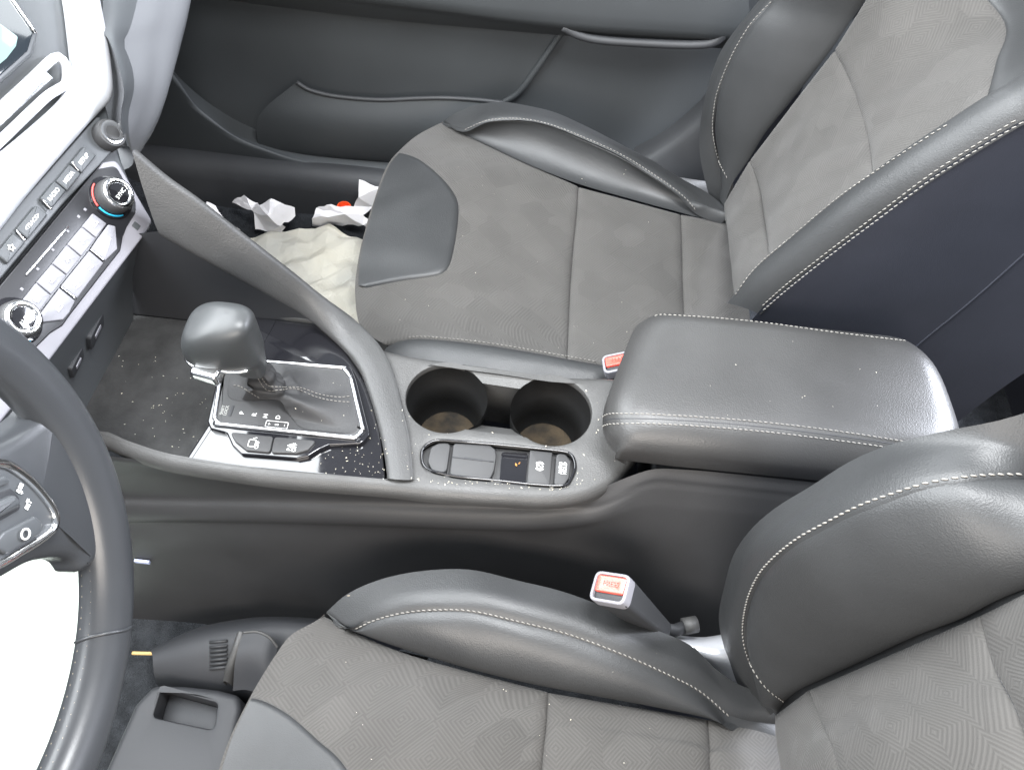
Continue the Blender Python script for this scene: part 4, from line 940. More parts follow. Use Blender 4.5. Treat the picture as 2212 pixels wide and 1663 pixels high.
# silver band -------------------------------------------------------
tl = [(128, -60), (141, 0), (150, 70), (156, 130), (153, 165), (140, 200), (110, 235), (60, 280), (0, 330), (-90, 405)]
tr = [(196, -60), (208, 0), (220, 60), (230, 120), (237, 190), (231, 220), (214, 240), (188, 268), (120, 346), (50, 428), (0, 492), (-90, 604)]
a_ = spl(sx(tl), 60); b_ = spl(sx(tr), 60)
def band(h0, hm):
    L0 = np.array([STK.at(*p, -.006) for p in a_]); L1 = np.array([STK.at(*p, h0) for p in a_]); R1 = np.array([STK.at(*p, h0) for p in b_]); R0 = np.array([STK.at(*p, -.006) for p in b_])
    return [L0, L1, L1*.75+R1*.25+STK.n*hm, L1*.25+R1*.75+STK.n*hm, R1, R0]
grid('silver_trim', loft(band(.006, .006), 80, 24, km=0), M['silver'], da, STK.n, label='bright silver band sweeping round the vent')
# air vent ----------------------------------------------------------
vl = [(-100, 325), (0, 234), (60, 178), (112, 130), (130, 134), (139, 152), (138, 184), (120, 198), (91, 218), (0, 305), (-100, 400)]
P = [STK.at(*p, .004) for p in spl(sx(vl), 70)]
av = tube('air_vent', P, .0042, M['silver'], da, n=10, label='silver rimmed air vent with dark slats')
for off in (.28, .52, .76):
    a0, a1 = np.array([112, 140.]), np.array([-80, 318.]); b0, b1 = np.array([134, 180.]), np.array([-80, 372.])
    q = [a0*(1-off)+b0*off, a1*(1-off)+b1*off]; p = sx(q); d = nrm(STK.at(*p[1])-STK.at(*p[0])); o = (STK.at(*p[0], -.006)+STK.at(*p[1], -.006))/2
    V, Fc = box_geo(o-STK.n*.001, d, np.cross(STK.n, d), STK.n, np.linalg.norm(STK.at(*p[1])-STK.at(*p[0]))/2-.004, .0042, .002); rbox('vent_slat', V, Fc, .0008, M['satin' if off == .28 else 'strip'], av)
# display -----------------------------------------------------------
scp = [(-110, -140), (-10, -30), (60, 82), (48, 122), (0, 165), (-110, 262)]
sc = key('display_housing', STK, rounded(sx([(-130, -170), (0, -40), (74, 84), (60, 128), (0, 182), (-130, 290)]), .006, 5), -.01, .010, M['strip'], da, bev=.003, label='slate grey display housing')
key('display_screen', STK, rounded(sx(scp), .004, 5), .006, .0112, M['screen'], sc, bev=.0008)
em = bpy.data.materials.new('screen_patch'); em.use_nodes = True; B_ = em.node_tree.nodes['Principled BSDF']
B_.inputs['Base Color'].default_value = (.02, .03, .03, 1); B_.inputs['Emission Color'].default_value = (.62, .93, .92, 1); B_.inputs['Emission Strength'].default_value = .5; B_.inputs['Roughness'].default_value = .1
key('screen_patch', STK, rounded(sx([(-90, 20), (-10, 66), (26, 92), (22, 112), (2, 138), (-90, 215)]), .002, 3), .008, .0116, em, sc, bev=.0002)  # plain pale cyan emissive patch over part of the screen
p = spl(sx([(-20, -36), (5, 0), (64, 84)]), 10); tube('display_trim', [STK.at(x, y, .0118) for x, y in p], .0013, M['chrome'], sc, n=8)
# passenger side of the dash ---------------------------------------
E1 = cz((292, 338, .105), (312, 306, .112), (339, 260, .120), (357, 215, .125), (372, 162, .13), (393, 80, .135), (412, 0, .14), (455, -220, .14))
E2 = cz((286, 330, .12), (279, 290, .150), (278, 245, .165), (290, 190, .175), (284, 140, .18), (268, 92, .19), (290, 30, .19), (345, -220, .19))
E3 = cz((276, 318, .14), (262, 275, .175), (262, 240, .185), (268, 200, .195), (258, 150, .2), (240, 95, .205), (222, 40, .21), (230, -220, .22))
E0 = E1+np.array([-.06, .0, -.03]); Em = E0+np.array([-.35, 0, -.03])
grid('glove_box', loft([Em, E0, E1, E1*.5+E2*.5+np.array([.002, 0, .004]), E2], 60, 60, km=0), M['dash'], da, (1, 0, .5), label='pale grey glove box face')
grid('dash_ridge', loft([E2, E2*.5+E3*.5+np.array([0, 0, .004]), E3], 60, 10), M['strip'], da, (.5, 0, 1))
grid('dash_crevice', loft([E3, E3+(E3-CAM)*.05+np.array([-.006, 0, 0]), E3+(E3-CAM)*.16+np.array([-.02, 0, 0])], 50, 10), M['darker'], da, (.5, 0, 1))
grid('dash_underside', np.array([[(x, y, .05-.0*x) for x in np.linspace(-.95, -.47, 6)] for y in np.linspace(.09, .64, 8)]), M['darker'], da, (0, 0, -1))
# wall of the cubby below the climate unit, with its sockets ---------
w0 = np.array([STK.at(*p, -.006) for p in sx([(322, 497), (230, 622), (90, 800), (-60, 980)])])
w1 = np.array([(-.398, .046, -.03), (-.400, .0, -.03), (-.403, -.06, -.03), (-.40, -.11, -.03)])
grid('cubby_wall', loft([w0, w0*.5+w1*.5+np.array([-.006, 0, 0]), w1], 40, 12), M['strip'], da, (1, 0, .3), tag='cub')
for (u, v), s in (((206, 715), 1.), ((164, 783), .8)):
    h = drape('cub', u, v)
    if h is None: continue
    o, n = h; a = nrm(np.cross(Z_, n))*-1
    PL = Plane(o, Y_, np.cross(n, Y_)); 
    so = key('socket', PL, rounded(np.array([(-.016, -.011), (.016, -.011), (.016, .011), (-.016, .011)])*s, .004*s, 5), -.004, .0022, M['darker'], da, bev=.001, label='black socket cover in the cubby')
    key('socket_port', PL, rounded(np.array([(-.007, -.003), (.007, -.003), (.007, .003), (-.007, .003)])*s, .001, 3), .0, .0030, M['greybtn'], so, bev=.0004)

# ================================================================== steering wheel
WC = np.array([-.29, -.376, .258]); wt = .25
WH = Plane(WC, Y_, (-math.sin(wt), 0, math.cos(wt)))
RR, rr = .180, .0172
sw_ = empty('steering_wheel', WC-WH.n*.05, 'black leather steering wheel with chrome edged switches', 'steering wheel')
nA, nB = 220, 28
V = []
for i in range(nA):
    t = 2*math.pi*i/nA
    for j in range(nB):
        f = 2*math.pi*j/nB; ra = rr*(1+.05*math.cos(2*f))
        V.append(WH.at((RR+ra*math.cos(f))*math.cos(t), (RR+ra*math.cos(f))*math.sin(t), ra*math.sin(f)*1.02))
Fc = [(i*nB+j, ((i+1) % nA)*nB+j, ((i+1) % nA)*nB+(j+1) % nB, i*nB+(j+1) % nB) for i in range(nA) for j in range(nB)]
rim = mesh('rim', V, Fc, M['leather_rim'], sw_)
BV['rim'] = [BVHTree.FromPolygons([Vector(p) for p in V], Fc)]
wx = lambda pts: WH.poly(pts)
def spoke(sgn):
    px_ = [(-150, 1010), (-60, 968), (10, 936), (62, 900), (96, 868), (150, 905), (200, 1010), (222, 1120), (214, 1196), (172, 1236), (150, 1214), (120, 1206), (60, 1216), (0, 1248), (-60, 1282), (-150, 1330)]
    q = wx(px_); q[:, 0] *= sgn; q = ccw(spl(q, 110, closed=True))
    return key('spoke', WH, q, -.016, .007, M['leather_rim'], sw_, bev=.011, crown=.004)
spoke(1); spoke(-1)
key('hub', WH, arc(np.zeros(2), .078, 0, 356, 60), -.03, .022, M['leather'], sw_, bev=.02, crown=.006)
chp = [(-60, 1000), (0, 1000), (26, 1008), (65, 1037), (96, 1071), (115, 1099), (121, 1120), (115, 1143), (86, 1167), (39, 1196), (13, 1212), (-60, 1250)]
WH2 = Plane(WC+WH.n*.014, WH.a, WH.b); wx = lambda pts: WH2.poly(pts)
ch2 = spl(wx(chp), 80)
pod = key('switch_pod', WH, ccw(ch2), .0, .0128, M['strip'], sw_, bev=.001, crown=.001, label='slate switch pod with cruise controls')
tube('switch_pod_trim', [WH.at(*p, .0134) for p in ch2], .0028, M['chrome'], sw_, n=10, label='chrome edge of the switch pod')
key('switch_key', WH, rounded(wx([(0, 1149), (70, 1114), (86, 1128), (82, 1152), (10, 1196), (-25, 1180)]), .003, 5), .008, .0165, M['strip'], pod, bev=.0014)
key('roller_slot', WH, rounded(wx([(-30, 1075), (24, 1054), (42, 1074), (46, 1100), (-30, 1142)]), .003, 5), .010, .0138, M['darker'], pod, bev=.0004)
key('roller', WH, rounded(wx([(-30, 1090), (22, 1068), (34, 1080), (34, 1096), (-30, 1128)]), .003, 5), .010, .0185, M['strip'], pod, bev=.003)
key('switch_key', WH, rounded(wx([(-30, 1040), (4, 1028), (16, 1036), (14, 1044), (-30, 1062)]), .002, 4), .010, .0160, M['strip'], pod, bev=.001)
c = wx([(41, 1153)])[0]; tube('ring_mark', [WH.at(c[0]+.0030*math.cos(t), c[1]+.0030*math.sin(t), .0186) for t in np.linspace(0, 2*math.pi, 25)[:-1]], .0006, M['print'], pod, closed=True, n=6)
for s, u, v, z in (('SET', 60, 1090, .0040), ('–', 56, 1080, .0040), ('RES', 42, 1054, .0040), ('+', 46, 1064, .0040)):
    c = wx([(u, v)])[0]; text_mesh('lettering', s, WH, c[0], c[1], z, M['print'], pod, WH.a, h=.0145, bold=.0001)
# zigzag thread along the inside of the rim, and the leather joint
mb = MB(); zz_ = []
k = 0
t = R(-100)
while t < R(-22):
    f = math.pi+(.34 if k % 2 else -.12); zz_.append(WH.at((RR+(rr+.0003)*math.cos(f))*math.cos(t), (RR+(rr+.0003)*math.cos(f))*math.sin(t), (rr+.0003)*math.sin(f))); t += R(1.25); k += 1
for a, b in zip(zz_[:-1], zz_[1:]): mb.add(*tube_geo([a, b], .00055, 5))
mb.build('stitching', M['thread_dk'], rim)
mb = MB(); zz_ = []; t = R(18); k = 0
while t < R(60):
    f = math.pi+(.34 if k % 2 else -.12); zz_.append(WH.at((RR+(rr+.0003)*math.cos(f))*math.cos(t), (RR+(rr+.0003)*math.cos(f))*math.sin(t), (rr+.0003)*math.sin(f))); t += R(1.25); k += 1
for a, b in zip(zz_[:-1], zz_[1:]): mb.add(*tube_geo([a, b], .00055, 5))
mb.build('stitching', M['thread_dk'], rim)
P, N = drape_line('rim', [(160, 1388), (200, 1374), (240, 1366), (270, 1360), (284, 1352)], 40, .0002)
if len(P) > 3: tube('leather_joint', P, .0011, M['leather_rim'], rim, n=6)
# ================================================================== passenger door
DY = .645
do = empty('passenger_door', (.0, DY, FLOOR), 'dark grey passenger door panel with pull ledge and storage pocket', 'door')
def dsurf(x, z): return DY+.012*math.cos(z*4)-.018*math.exp(-((z+.30)/.09)**2)
G = np.array([[(x, dsurf(x, z), z) for x in np.linspace(-.95, .62, 70)] for z in np.linspace(FLOOR-.01, .42, 50)])
dp = grid('door_panel', G, M['door'], do, (0, -1, 0), tag='door')
def dl(pts, dy): return cy(*[(u, v, DY-dy) for u, v in pts])
# upper padded roll, its lower edge, and the ledge strip
u0 = dl([(430, -260), (800, -260), (1200, -240), (1600, -200)], .03); u1 = dl([(420, -60), (800, -20), (1230, 40), (1620, 60)], .045); u2 = dl([(430, -30), (800, 10), (1222, 62), (1600, 92)], .028); u3 = dl([(440, -5), (800, 40), (1222, 78), (1590, 108)], .0)
grid('upper_trim', loft([u0, u1, u2, u3], 60, 24), M['door'], do, (0, -1, .2))
led = dl([(1216, 58), (1250, 76), (1300, 87), (1400, 94), (1500, 97), (1545, 90), (1572, 66)], .036)
tube('pull_ledge', spl(led, 50), .0062, M['dark'], do, n=12, label='smooth grey edge of the door pull')
# dark recess with its lip
rx = dl([(668, 190), (700, 130), (738, 66), (860, 40), (1040, 48), (1200, 66), (1150, 160), (1088, 218), (960, 212), (820, 212), (720, 205)], .004)
lipc = dl([(640, 178), (672, 196), (730, 209), (820, 216), (900, 213), (960, 212), (1030, 216), (1086, 222), (1120, 205), (1155, 158), (1190, 105), (1222, 60)], .018)
tube('pocket_lip', spl(lipc[:8], 60), .0034, M['dark'], do, n=10, label='raised lip of the door pocket')
lo0 = lipc[:8]; lo1 = dl([(560, 250), (640, 262), (720, 272), (820, 280), (900, 284), (960, 286), (1030, 288), (1090, 290)], .036); lo2 = dl([(560, 320), (640, 330), (720, 338), (820, 345), (900, 350), (960, 350), (1030, 352), (1090, 355)], .03)
grid('pocket', loft([lo0, lo1, lo2, lo2+np.array([0, .03, -.03])], 50, 26), M['door'], do, (0, -1, .3), label='bulging lower door pocket')
lw0 = dl([(330, 110), (390, 185), (470, 248), (560, 288), (640, 312), (760, 328), (900, 340)], .012)
lw1 = lw0+np.array([.03, -.032, -.02]); lw2 = dl([(260, 330), (400, 360), (540, 390), (650, 410), (740, 420), (840, 425), (940, 425)], .035); lw3 = dl([(240, 420), (400, 440), (540, 455), (650, 465), (740, 470), (840, 470), (940, 470)], .02)
grid('lower_panel', loft([lw0+np.array([0, .012, 0]), lw0*.6+lw1*.4+np.array([0, -.010, 0]), lw1, lw2, lw3], 60, 40), M['door'], do, (0, -1, .3))
rid = dl([(1086, 222), (1120, 200), (1155, 155), (1190, 105), (1222, 60)], -.002); tube('pocket_ridge', spl(rid, 40), .0045, M['door'], do, n=10)
bk = dl([(690, 205), (760, 213), (900, 212), (1088, 220)], .002)
# ================================================================== sill
sl = empty('door_sill', (.0, .60, FLOOR), 'black plastic door sill along passenger footwell', 'sill')
sx_ = np.array([(x, 0, 0) for x in np.linspace(-.95, .7, 30)])
q = [sx_+np.array([0, .645, FLOOR+.075]), sx_+np.array([0, .60, FLOOR+.085]), sx_+np.array([0, .575, FLOOR+.075]), sx_+np.array([0, .566, FLOOR+.03]), sx_+np.array([0, .56, FLOOR-.01])]
grid('sill_plate', loft(q, 30, 14), M['dark'], sl, (0, -1, .5))
# foot of the pillar behind the passenger seat
bp0 = cy((1370, 345, .60), (1430, 312, .60), (1480, 275, .60), (1530, 225, .60), (1600, 120, .60)); bp1 = cy((1395, 352, .585), (1450, 328, .585), (1500, 290, .585), (1550, 240, .585), (1640, 130, .585)); bp2 = cy((1440, 385, .57), (1500, 372, .57), (1545, 345, .57), (1590, 290, .57), (1700, 170, .57))
bpl = empty('pillar_trim', (.25, .60, FLOOR), 'smooth grey pillar trim behind passenger seat', 'trim')
grid('pillar_foot', loft([bp0+np.array([0, .03, 0]), bp0, bp1, bp2, bp2+np.array([.02, 0, -.04])], 40, 24), M['dark'], bpl, (-1, -1, .5))
st0 = cz((1425, 366, -.20), (1470, 362, -.20), (1540, 362, -.20)); st1 = cz((1450, 402, -.20), (1490, 402, -.20), (1545, 398, -.20))
grid('sill_strip', loft([st0+np.array([0, .01, -.02]), st0, st0*.5+st1*.5+np.array([0, 0, .006]), st1, st1+np.array([0, -.01, -.03])], 20, 14), M['plastic'], bpl, (0, 0, 1))
# rear bench seen past the passenger seat
rb0 = cy((2010, 727, .17), (2050, 690, .17), (2110, 640, .17), (2160, 595, .17), (2230, 535, .17), (2300, 470, .17))
rs = empty('rear_seat', (.85, .2, FLOOR), 'dark vinyl rear seat beyond the front passenger seat', 'rear seat')
rx_ = [np.array([(.80, y, -.17) for y in np.linspace(-.65, .62, 20)]), np.array([(.84, y, -.12) for y in np.linspace(-.65, .62, 20)]), np.array([(1.26, y, -.14) for y in np.linspace(-.65, .62, 20)]), np.array([(1.42, y, .30) for y in np.linspace(-.65, .62, 20)])]
grid('bench', loft([rx_[0]+np.array([.02, 0, -.22])]+rx_, 40, 40), M['bench'], rs, (-1, 0, 1))
# back shell of the passenger backrest
sh = [np.array(bI2)+np.array([.195, .012, -.070]), np.array(bI2)+np.array([.22, .05, -.07]), np.array(bI2)+np.array([.225, .20, -.07]), np.array(bI2)+np.array([.22, .36, -.07]), np.array(bI2)+np.array([.12, .39, -.04])]
grid('back_shell', loft(sh, 40, 30), M['vinyl'], pb, (1, 0, 0))

P, N = drape_line('pside', [(2290, 478), (2212, 549), (2160, 596), (2110, 640), (2060, 682), (2010, 722), (1960, 765)], 60, .0)
if len(P) > 3: tube('side_seam', P, .0012, M['vinyl'], pb, n=6)
# ================================================================== belt buckles
def buckle(label, face, tail, wdir, w0, t0, name='belt_buckle', stalk=True):
    ax = nrm(face-tail); L = np.linalg.norm(face-tail); w = nrm(wdir-ax*(wdir @ ax)); t = np.cross(ax, w)
    r = empty(name, tail, label, 'belt buckle', 'front seat belt buckles')
    V, Fc = box_geo(tail, w, t, ax, w0*.62, t0*.62, L-.004, 1/.62, 1/.62)
    rbox('housing', V, Fc, .006, M['dark'], r, seg=4)
    PL = Plane(face, w, t)
    if PL.n @ ax < 0: PL.n = ax
    o = rounded(np.array([(-w0, -t0), (w0, -t0), (w0, t0), (-w0, t0)]), .007, 6); i = rounded(np.array([(-w0+.0028, -t0+.0028), (w0-.0028, -t0+.0028), (w0-.0028, t0-.0028), (-w0+.0028, t0-.0028)]), .0045, 6)
    plate('face_frame', PL, o, [i], .0, M['greybtn'], r, bev=.0016, depth=.012, hdepth=.010, hbev=.0006, label='pale grey frame round the red button')
    key('slot_floor', PL, i, -.012, -.0062, M['darker'], r, bev=.0003)
    s = 1 if (np.cross(PL.a, PL.b) @ PL.n) > 0 else 1
    bp = rounded(np.array([(-w0+.0034, -t0+.0095), (w0-.0034, -t0+.0095), (w0-.0034, t0-.0032), (-w0+.0034, t0-.0032)]), .0022, 5)
    bt = key('release_button', PL, bp, -.008, -.0008, M['red'], r, bev=.0012, crown=-.0008, label='red press button')
    text_mesh('lettering', 'PRESS', PL, 0, .0035, .0064, M['red'], bt, PL.a, h=-.0006)
    tube('tongue_slot', [PL.at(-w0+.006, -t0+.0060, -.0052), PL.at(w0-.006, -t0+.0060, -.0052)], .0012, M['metal'], r, n=6)
    return r
fc, tc_ = pz(1316, 1268, -.015), pz(1428, 1362, -.115)
wd_ = rt*math.cos(R(20))-up*math.sin(R(20))
b = buckle('driver seat belt buckle with bright red press button beside driver cushion', fc, tc_, wd_, .0180, .0140)
tip = pz(1488, 1354, -.13)
tube('stalk', [tc_+nrm(tc_-fc)*-.01, (tc_+tip)/2+np.array([0, 0, -.006]), tip-np.array([.004, 0, 0])], .0065, M['dark'], b, n=10)
tube('anchor_bolt', [tip-np.array([.006, 0, 0]), tip+np.array([.008, .004, 0])], .0085, M['plastic'], b, n=14)
f2 = pz(1336, 792, -.030); f2[1] = max(f2[1], .066)
buckle('passenger seat belt buckle half hidden behind the armrest', f2, f2+np.array([.035, .0, -.10]), nrm([1., .15, .3]), .0180, .0125, stalk=False)
# seat rail cover and bracket behind the driver cushion
rl = ds
c0 = cz((1430, 1362, -.15), (1485, 1376, -.15), (1540, 1378, -.145), (1610, 1366, -.14)); c1_ = cz((1470, 1392, -.14), (1510, 1408, -.135), (1555, 1415, -.13), (1610, 1405, -.13)); c2_ = cz((1500, 1425, -.16), (1540, 1450, -.16), (1580, 1470, -.16), (1625, 1480, -.16))
grid('hinge_cover', loft([c0+np.array([0, .01, -.03]), c0, c1_, c2_, c2_+np.array([0, -.02, -.04])], 30, 24), M['silver'], rl, (0, 0, 1), label='pale grey hinge cover at the cushion corner')
P = cz((1495, 1402, -.125), (1530, 1440, -.125), (1560, 1470, -.125), (1600, 1492, -.125)); tube('hinge_lever', spl(P, 20), .0035, M['metal'], rl, n=8)

# ================================================================== papers in the passenger footwell
def sheet(name, pts, n, m, mt, crump, label, cat, group=None, seed=1, sc=14.):
    """crumpled sheet: pts = rows of (u, v, z)"""
    C = [cz(*row) for row in pts]; G = loft(C, n, m, k=0, km=0); flat = True; g = np.random.default_rng(seed)
    dirs = [nrm([g.normal(), g.normal(), 0]) for _ in range(7)]; ph = g.uniform(0, 6, 7); fr2 = g.uniform(.6, 2.2, 7)*sc
    h = np.zeros(G.shape[:2])
    for d, p, f in zip(dirs, ph, fr2):
        q = (G @ d)*f+p; h += np.abs(((q/math.pi) % 2)-1)-.5
    G = G.copy(); G[..., 2] += crump*h/2.2; G[..., 2] = np.maximum(G[..., 2], FLOOR+.004)
    o = grid(name, G, M[mt], None, (0, 0, 1), label=label, cat=cat, group=group, smooth=not flat)
    sd = o.modifiers.new('thickness', 'SOLIDIFY'); sd.thickness = .0006
    return o
Fz = FLOOR+.014
sheet('paper_floor_mat', [[(450, 560, Fz), (520, 512, Fz), (610, 500, Fz+.004), (690, 488, Fz+.012), (712, 486, Fz+.02)], [(520, 640, Fz), (580, 590, Fz+.006), (660, 555, Fz+.01), (745, 530, Fz+.012), (800, 530, Fz)], [(600, 720, Fz), (660, 660, Fz+.012), (720, 620, Fz+.016), (780, 590, Fz+.010), (860, 570, Fz)], [(680, 800, Fz), (740, 740, Fz), (790, 690, Fz+.006), (850, 660, Fz), (900, 640, Fz)]], 44, 44, 'paper', .013, 'crumpled cream paper mat covering passenger footwell', 'paper mat', seed=3, sc=62)
def scrap(verts, faces, label):
    V = [pz(u, v, Fz+h) for u, v, h in verts]
    o = mesh('paper_scrap', V, faces, M['white'], None, smooth=False, label=label, cat='paper', group='paper scraps')
    bm_ = bmesh.new(); bm_.from_mesh(o.data); bmesh.ops.triangulate(bm_, faces=bm_.faces); bmesh.ops.subdivide_edges(bm_, edges=bm_.edges, cuts=3, use_grid_fill=True)
    for v in bm_.verts:
        p = v.co; v.co = p+Vector((.0, .0, .0022*math.sin(p.x*170+3*math.sin(p.y*90))+.0016*math.sin(p.y*230+p.x*60)))
    bm_.to_mesh(o.data); bm_.free()
    sd = o.modifiers.new('thickness', 'SOLIDIFY'); sd.thickness = .0005
    return o
scrap([(398, 440, 0), (414, 437, .03), (428, 441, .045), (436, 452, .04), (448, 439, .055), (466, 447, .05), (472, 458, .045), (482, 470, .035), (478, 479, .02), (506, 488, .02), (520, 499, .0), (488, 508, .0), (462, 500, .0), (440, 470, .055), (470, 484, .03)],
      [(0, 1, 13), (1, 2, 13), (2, 3, 13), (3, 4, 13), (4, 5, 13), (5, 6, 13), (6, 7, 14, 13), (7, 8, 14), (8, 9, 14), (9, 10, 11, 14), (11, 12, 14), (12, 0, 13, 14)], 'torn white paper scrap lying by the console strut')
scrap([(501, 436, .02), (527, 420, .05), (533, 427, .05), (556, 437, .045), (545, 457, .035), (560, 444, .055), (586, 431, .07), (608, 436, .068), (636, 448, .045), (638, 468, .03), (606, 488, .03), (578, 466, .06), (550, 462, .03), (552, 496, 0), (576, 500, .0), (608, 506, 0), (616, 488, .01)],
      [(0, 1, 2, 4), (2, 3, 4), (5, 6, 7, 11), (7, 8, 9, 10, 11), (4, 5, 11, 12), (12, 11, 10, 14, 13), (10, 16, 15, 14), (3, 5, 4)], 'folded white paper scrap standing on black carpet')
scrap([(776, 391, .10), (822, 404, .085), (806, 446, .05), (784, 462, .04), (764, 446, .05), (774, 424, .08), (684, 452, .03), (706, 443, .05), (746, 449, .055), (674, 472, .03), (675, 489, .0), (740, 487, .01), (786, 488, .02), (806, 500, .0), (800, 478, .03), (745, 462, .05)],
      [(0, 1, 2, 5), (5, 2, 3, 4), (6, 7, 8, 15), (6, 15, 9), (9, 15, 11, 10), (15, 3, 14, 12, 11), (12, 14, 13), (8, 4, 3, 15)], 'torn white receipt with curled end against passenger seat')
o = pz(743, 447, Fz+.045); pl_ = Plane(o, X_, Y_)
V, Fc = lathe(pl_, np.zeros(2), [(.012, -.012), (.0125, .0), (.0115, .002), (.0095, .0024), (.009, -.008)]); mesh('bottle_cap', V, Fc, M['orange'], None, sharp=40, label='orange plastic bottle cap lying on white paper', cat='bottle cap')
sheet('paper_floor_mat', [[(-190, 1150, Fz), (40, 1165, Fz), (214, 1200, Fz)], [(-190, 1450, Fz), (30, 1450, Fz+.006), (222, 1420, Fz)], [(-190, 1800, Fz), (0, 1800, Fz), (170, 1760, Fz)]], 40, 40, 'greenpaper', .010, 'white paper mat in the driver footwell behind steering wheel', 'paper mat', seed=21, sc=30)

# ================================================================== driver footwell details
sb = empty('seat_rail_cover', (-.25, -.30, FLOOR), 'black plastic box with rectangular recess on driver floor', 'floor box')
BX = Plane((0, 0, FLOOR+.075), (1, 0, 0), (0, 1, 0))
outl = rounded(BX.poly([(330, 1478), (400, 1480), (470, 1488), (516, 1500), (520, 1530), (480, 1720), (200, 1720), (290, 1520)]), .014, 6)
hol = rounded(BX.poly([(348, 1488), (352, 1486), (470, 1518), (462, 1576), (330, 1548)]), .006, 5)
plate('box_top', BX, outl, [hol], 0., M['darker'], sb, bev=.008, depth=.075, hdepth=.03, hbev=.003)
key('recess_floor', BX, hol, -.04, -.03, M['darker'], sb, bev=.001)
pd = empty('floor_duct', (-.28, -.20, FLOOR), 'black floor air duct with vent grille beside console', 'duct')
q0 = cz((330, 1400, FLOOR+.05), (420, 1358, FLOOR+.06), (520, 1338, FLOOR+.07), (600, 1334, FLOOR+.08), (700, 1340, FLOOR+.08)); q1 = cz((330, 1420, FLOOR+.07), (420, 1390, FLOOR+.085), (510, 1372, FLOOR+.095), (590, 1362, FLOOR+.10), (690, 1370, FLOOR+.10)); q2 = cz((335, 1465, FLOOR+.05), (410, 1470, FLOOR+.06), (480, 1478, FLOOR+.06), (560, 1480, FLOOR+.06), (640, 1480, FLOOR+.06))
grid('duct_body', loft([q0+np.array([0, .02, -.06]), q0, q1, q2, q2+np.array([0, -.01, -.06])], 40, 30), M['darker'], pd, (0, 0, 1), tag='duct')
pp = [cz((512, 1364, FLOOR+.115), (500, 1400, FLOOR+.11), (486, 1440, FLOOR+.10), (480, 1470, FLOOR+.08)), cz((528, 1366, FLOOR+.118), (516, 1402, FLOOR+.115), (502, 1444, FLOOR+.10), (494, 1474, FLOOR+.08))]
grid('duct_rib', loft([pp[0]+np.array([0, 0, -.03]), pp[0], pp[1], pp[1]+np.array([0, 0, -.03])], 20, 12), M['plastic'], pd, (0, 0, 1))
pe = cz((525, 1366, FLOOR+.118), (555, 1364, FLOOR+.12), (582, 1376, FLOOR+.118), (600, 1398, FLOOR+.11)); pe2 = pe+np.array([-.004, -.055, -.035])
grid('duct_flap', loft([pe, pe*.5+pe2*.5+np.array([0, 0, .012]), pe2], 24, 14), M['darker'], pd, (0, 0, 1)); tube('flap_edge', spl(pe, 24), .0016, M['plastic'], pd, n=8)
for i in range(7):
    h = drape('duct', 455+i*.0, 1388+i*9); h2 = drape('duct', 492, 1384+i*9)
    if h and h2: tube('vent_slat', [h[0]+h[1]*.002, h2[0]+h2[1]*.002], .0018, M['dark'], pd, n=6)
# a straw, a pale sticker and loose bits
P = cz((286, 1410, FLOOR+.02), (330, 1411, FLOOR+.02)); tube('straw_stub', spl(P, 6), .0022, M['straw'], None, n=8, label='short tan straw stub on dark driver carpet', cat='straw')
o = py(307, 1214, -.148); PLs = Plane(o, X_, (0, -.05, 1)); key('care_label', PLs, rounded(np.array([(-.0085, -.0032), (.0085, -.0032), (.0085, .0032), (-.0085, .0032)]), .001, 3), -.002, .0008, M['label'], None, bev=.0002, label='tiny pale blue label stuck on console side', cat='label')
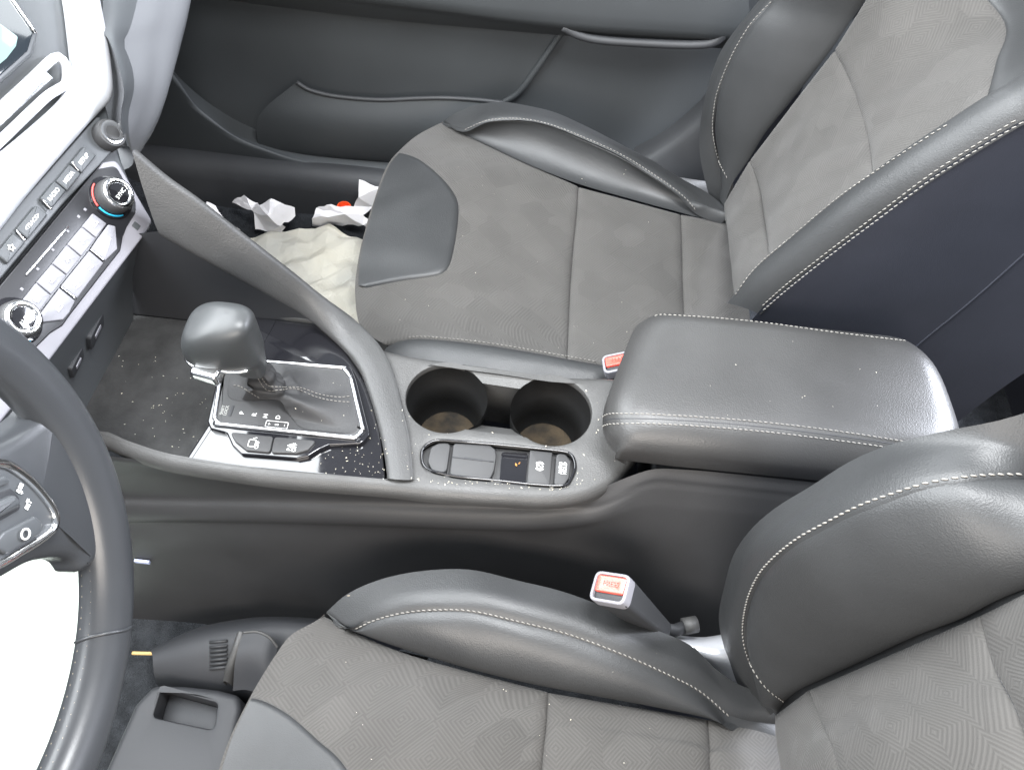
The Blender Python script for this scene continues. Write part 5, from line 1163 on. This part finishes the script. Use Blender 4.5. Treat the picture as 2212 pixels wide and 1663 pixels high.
# crumbs ------------------------------------------------------------
mb = MB(); g = np.random.default_rng(4)
def crumb(p, n, s):
    a = nrm(g.normal(size=3)); a = nrm(a-n*(a @ n)); b = np.cross(n, a); l = s*g.uniform(.7, 2.2); w = s*g.uniform(.5, .9); h = s*g.uniform(.4, .8)
    V = [p+a*l*.5, p+b*w*.5, p-a*l*.5*g.uniform(.6, 1), p-b*w*.5, p+n*h, p-n*h*.2]
    mb.add(V, [(0, 1, 4), (1, 2, 4), (2, 3, 4), (3, 0, 4), (1, 0, 5), (2, 1, 5), (3, 2, 5), (0, 3, 5)])
def inside(p, Q):
    c = False; j = len(Q)-1
    for i in range(len(Q)):
        if (Q[i][1] > p[1]) != (Q[j][1] > p[1]) and p[0] < (Q[j][0]-Q[i][0])*(p[1]-Q[i][1])/(Q[j][1]-Q[i][1])+Q[i][0]: c = not c
        j = i
    return c
okp = 0
while okp < 115:
    if g.random() < .35: u, v = g.uniform(895, 1260), g.normal(1046, 9)      # swept up against the lip
    elif g.random() < .3: u, v = g.normal(838, 22), g.uniform(860, 1035)
    else: u, v = g.uniform(850, 1340), g.uniform(800, 1070)
    p = DECK.poly([(u, v)])[0]
    if inside(p, cup_hole) or inside(p, sw) or not inside(p, offset_poly(ccw(deck_out), .012)): continue
    on_arm = inside(p, np.vstack([C1[:, :2], C2[::-1, :2]])); onw = inside(p, well)
    z = .006 if on_arm else (-.0042 if onw else .0002)
    crumb(np.array([p[0], p[1], z]), Z_, abs(g.normal(.0007, .0004))+.0004); okp += 1
for _ in range(46):
    u, v = g.uniform(690, 832), g.uniform(965, 1030); p = PIA.ab(PIA.px(u, v))
    if inside(p, pian): crumb(np.array([*p, -.0042]), Z_, g.uniform(.0005, .0013))
for _ in range(60):
    u, v = g.uniform(240, 470), g.uniform(740, 985); p = DECK.poly([(u, v)])[0]
    if inside(p, tray): crumb(np.array([*p, TR+.0003]), Z_, g.uniform(.0005, .0013))
for tg, nn, (ua, ub, va, vb) in (('pcush', 26, (850, 1450, 320, 760)), ('dcush', 14, (700, 1500, 1400, 1650)), ('lid', 12, (1500, 1900, 720, 900)), ('boot', 8, (560, 760, 820, 930))):
    for _ in range(nn):
        h = drape(tg, g.uniform(ua, ub), g.uniform(va, vb))
        if h: crumb(h[0], h[1], g.uniform(.0005, .0012))
mb.build('crumbs', M['crumb'], None, smooth=False, kind='stuff', label='pale crumbs and lint scattered over console and seats', cat='crumbs')
o = pz(*zz([(1205, 392)])[0], -.0075)
mb = MB(); crumb(o, Z_, .0035); crumb(o+np.array([.003, .002, 0]), Z_, .0022); mb.build('snack_crumb', M['rust'], None, smooth=False, label='orange snack crumb in the console coin slot', cat='crumb')
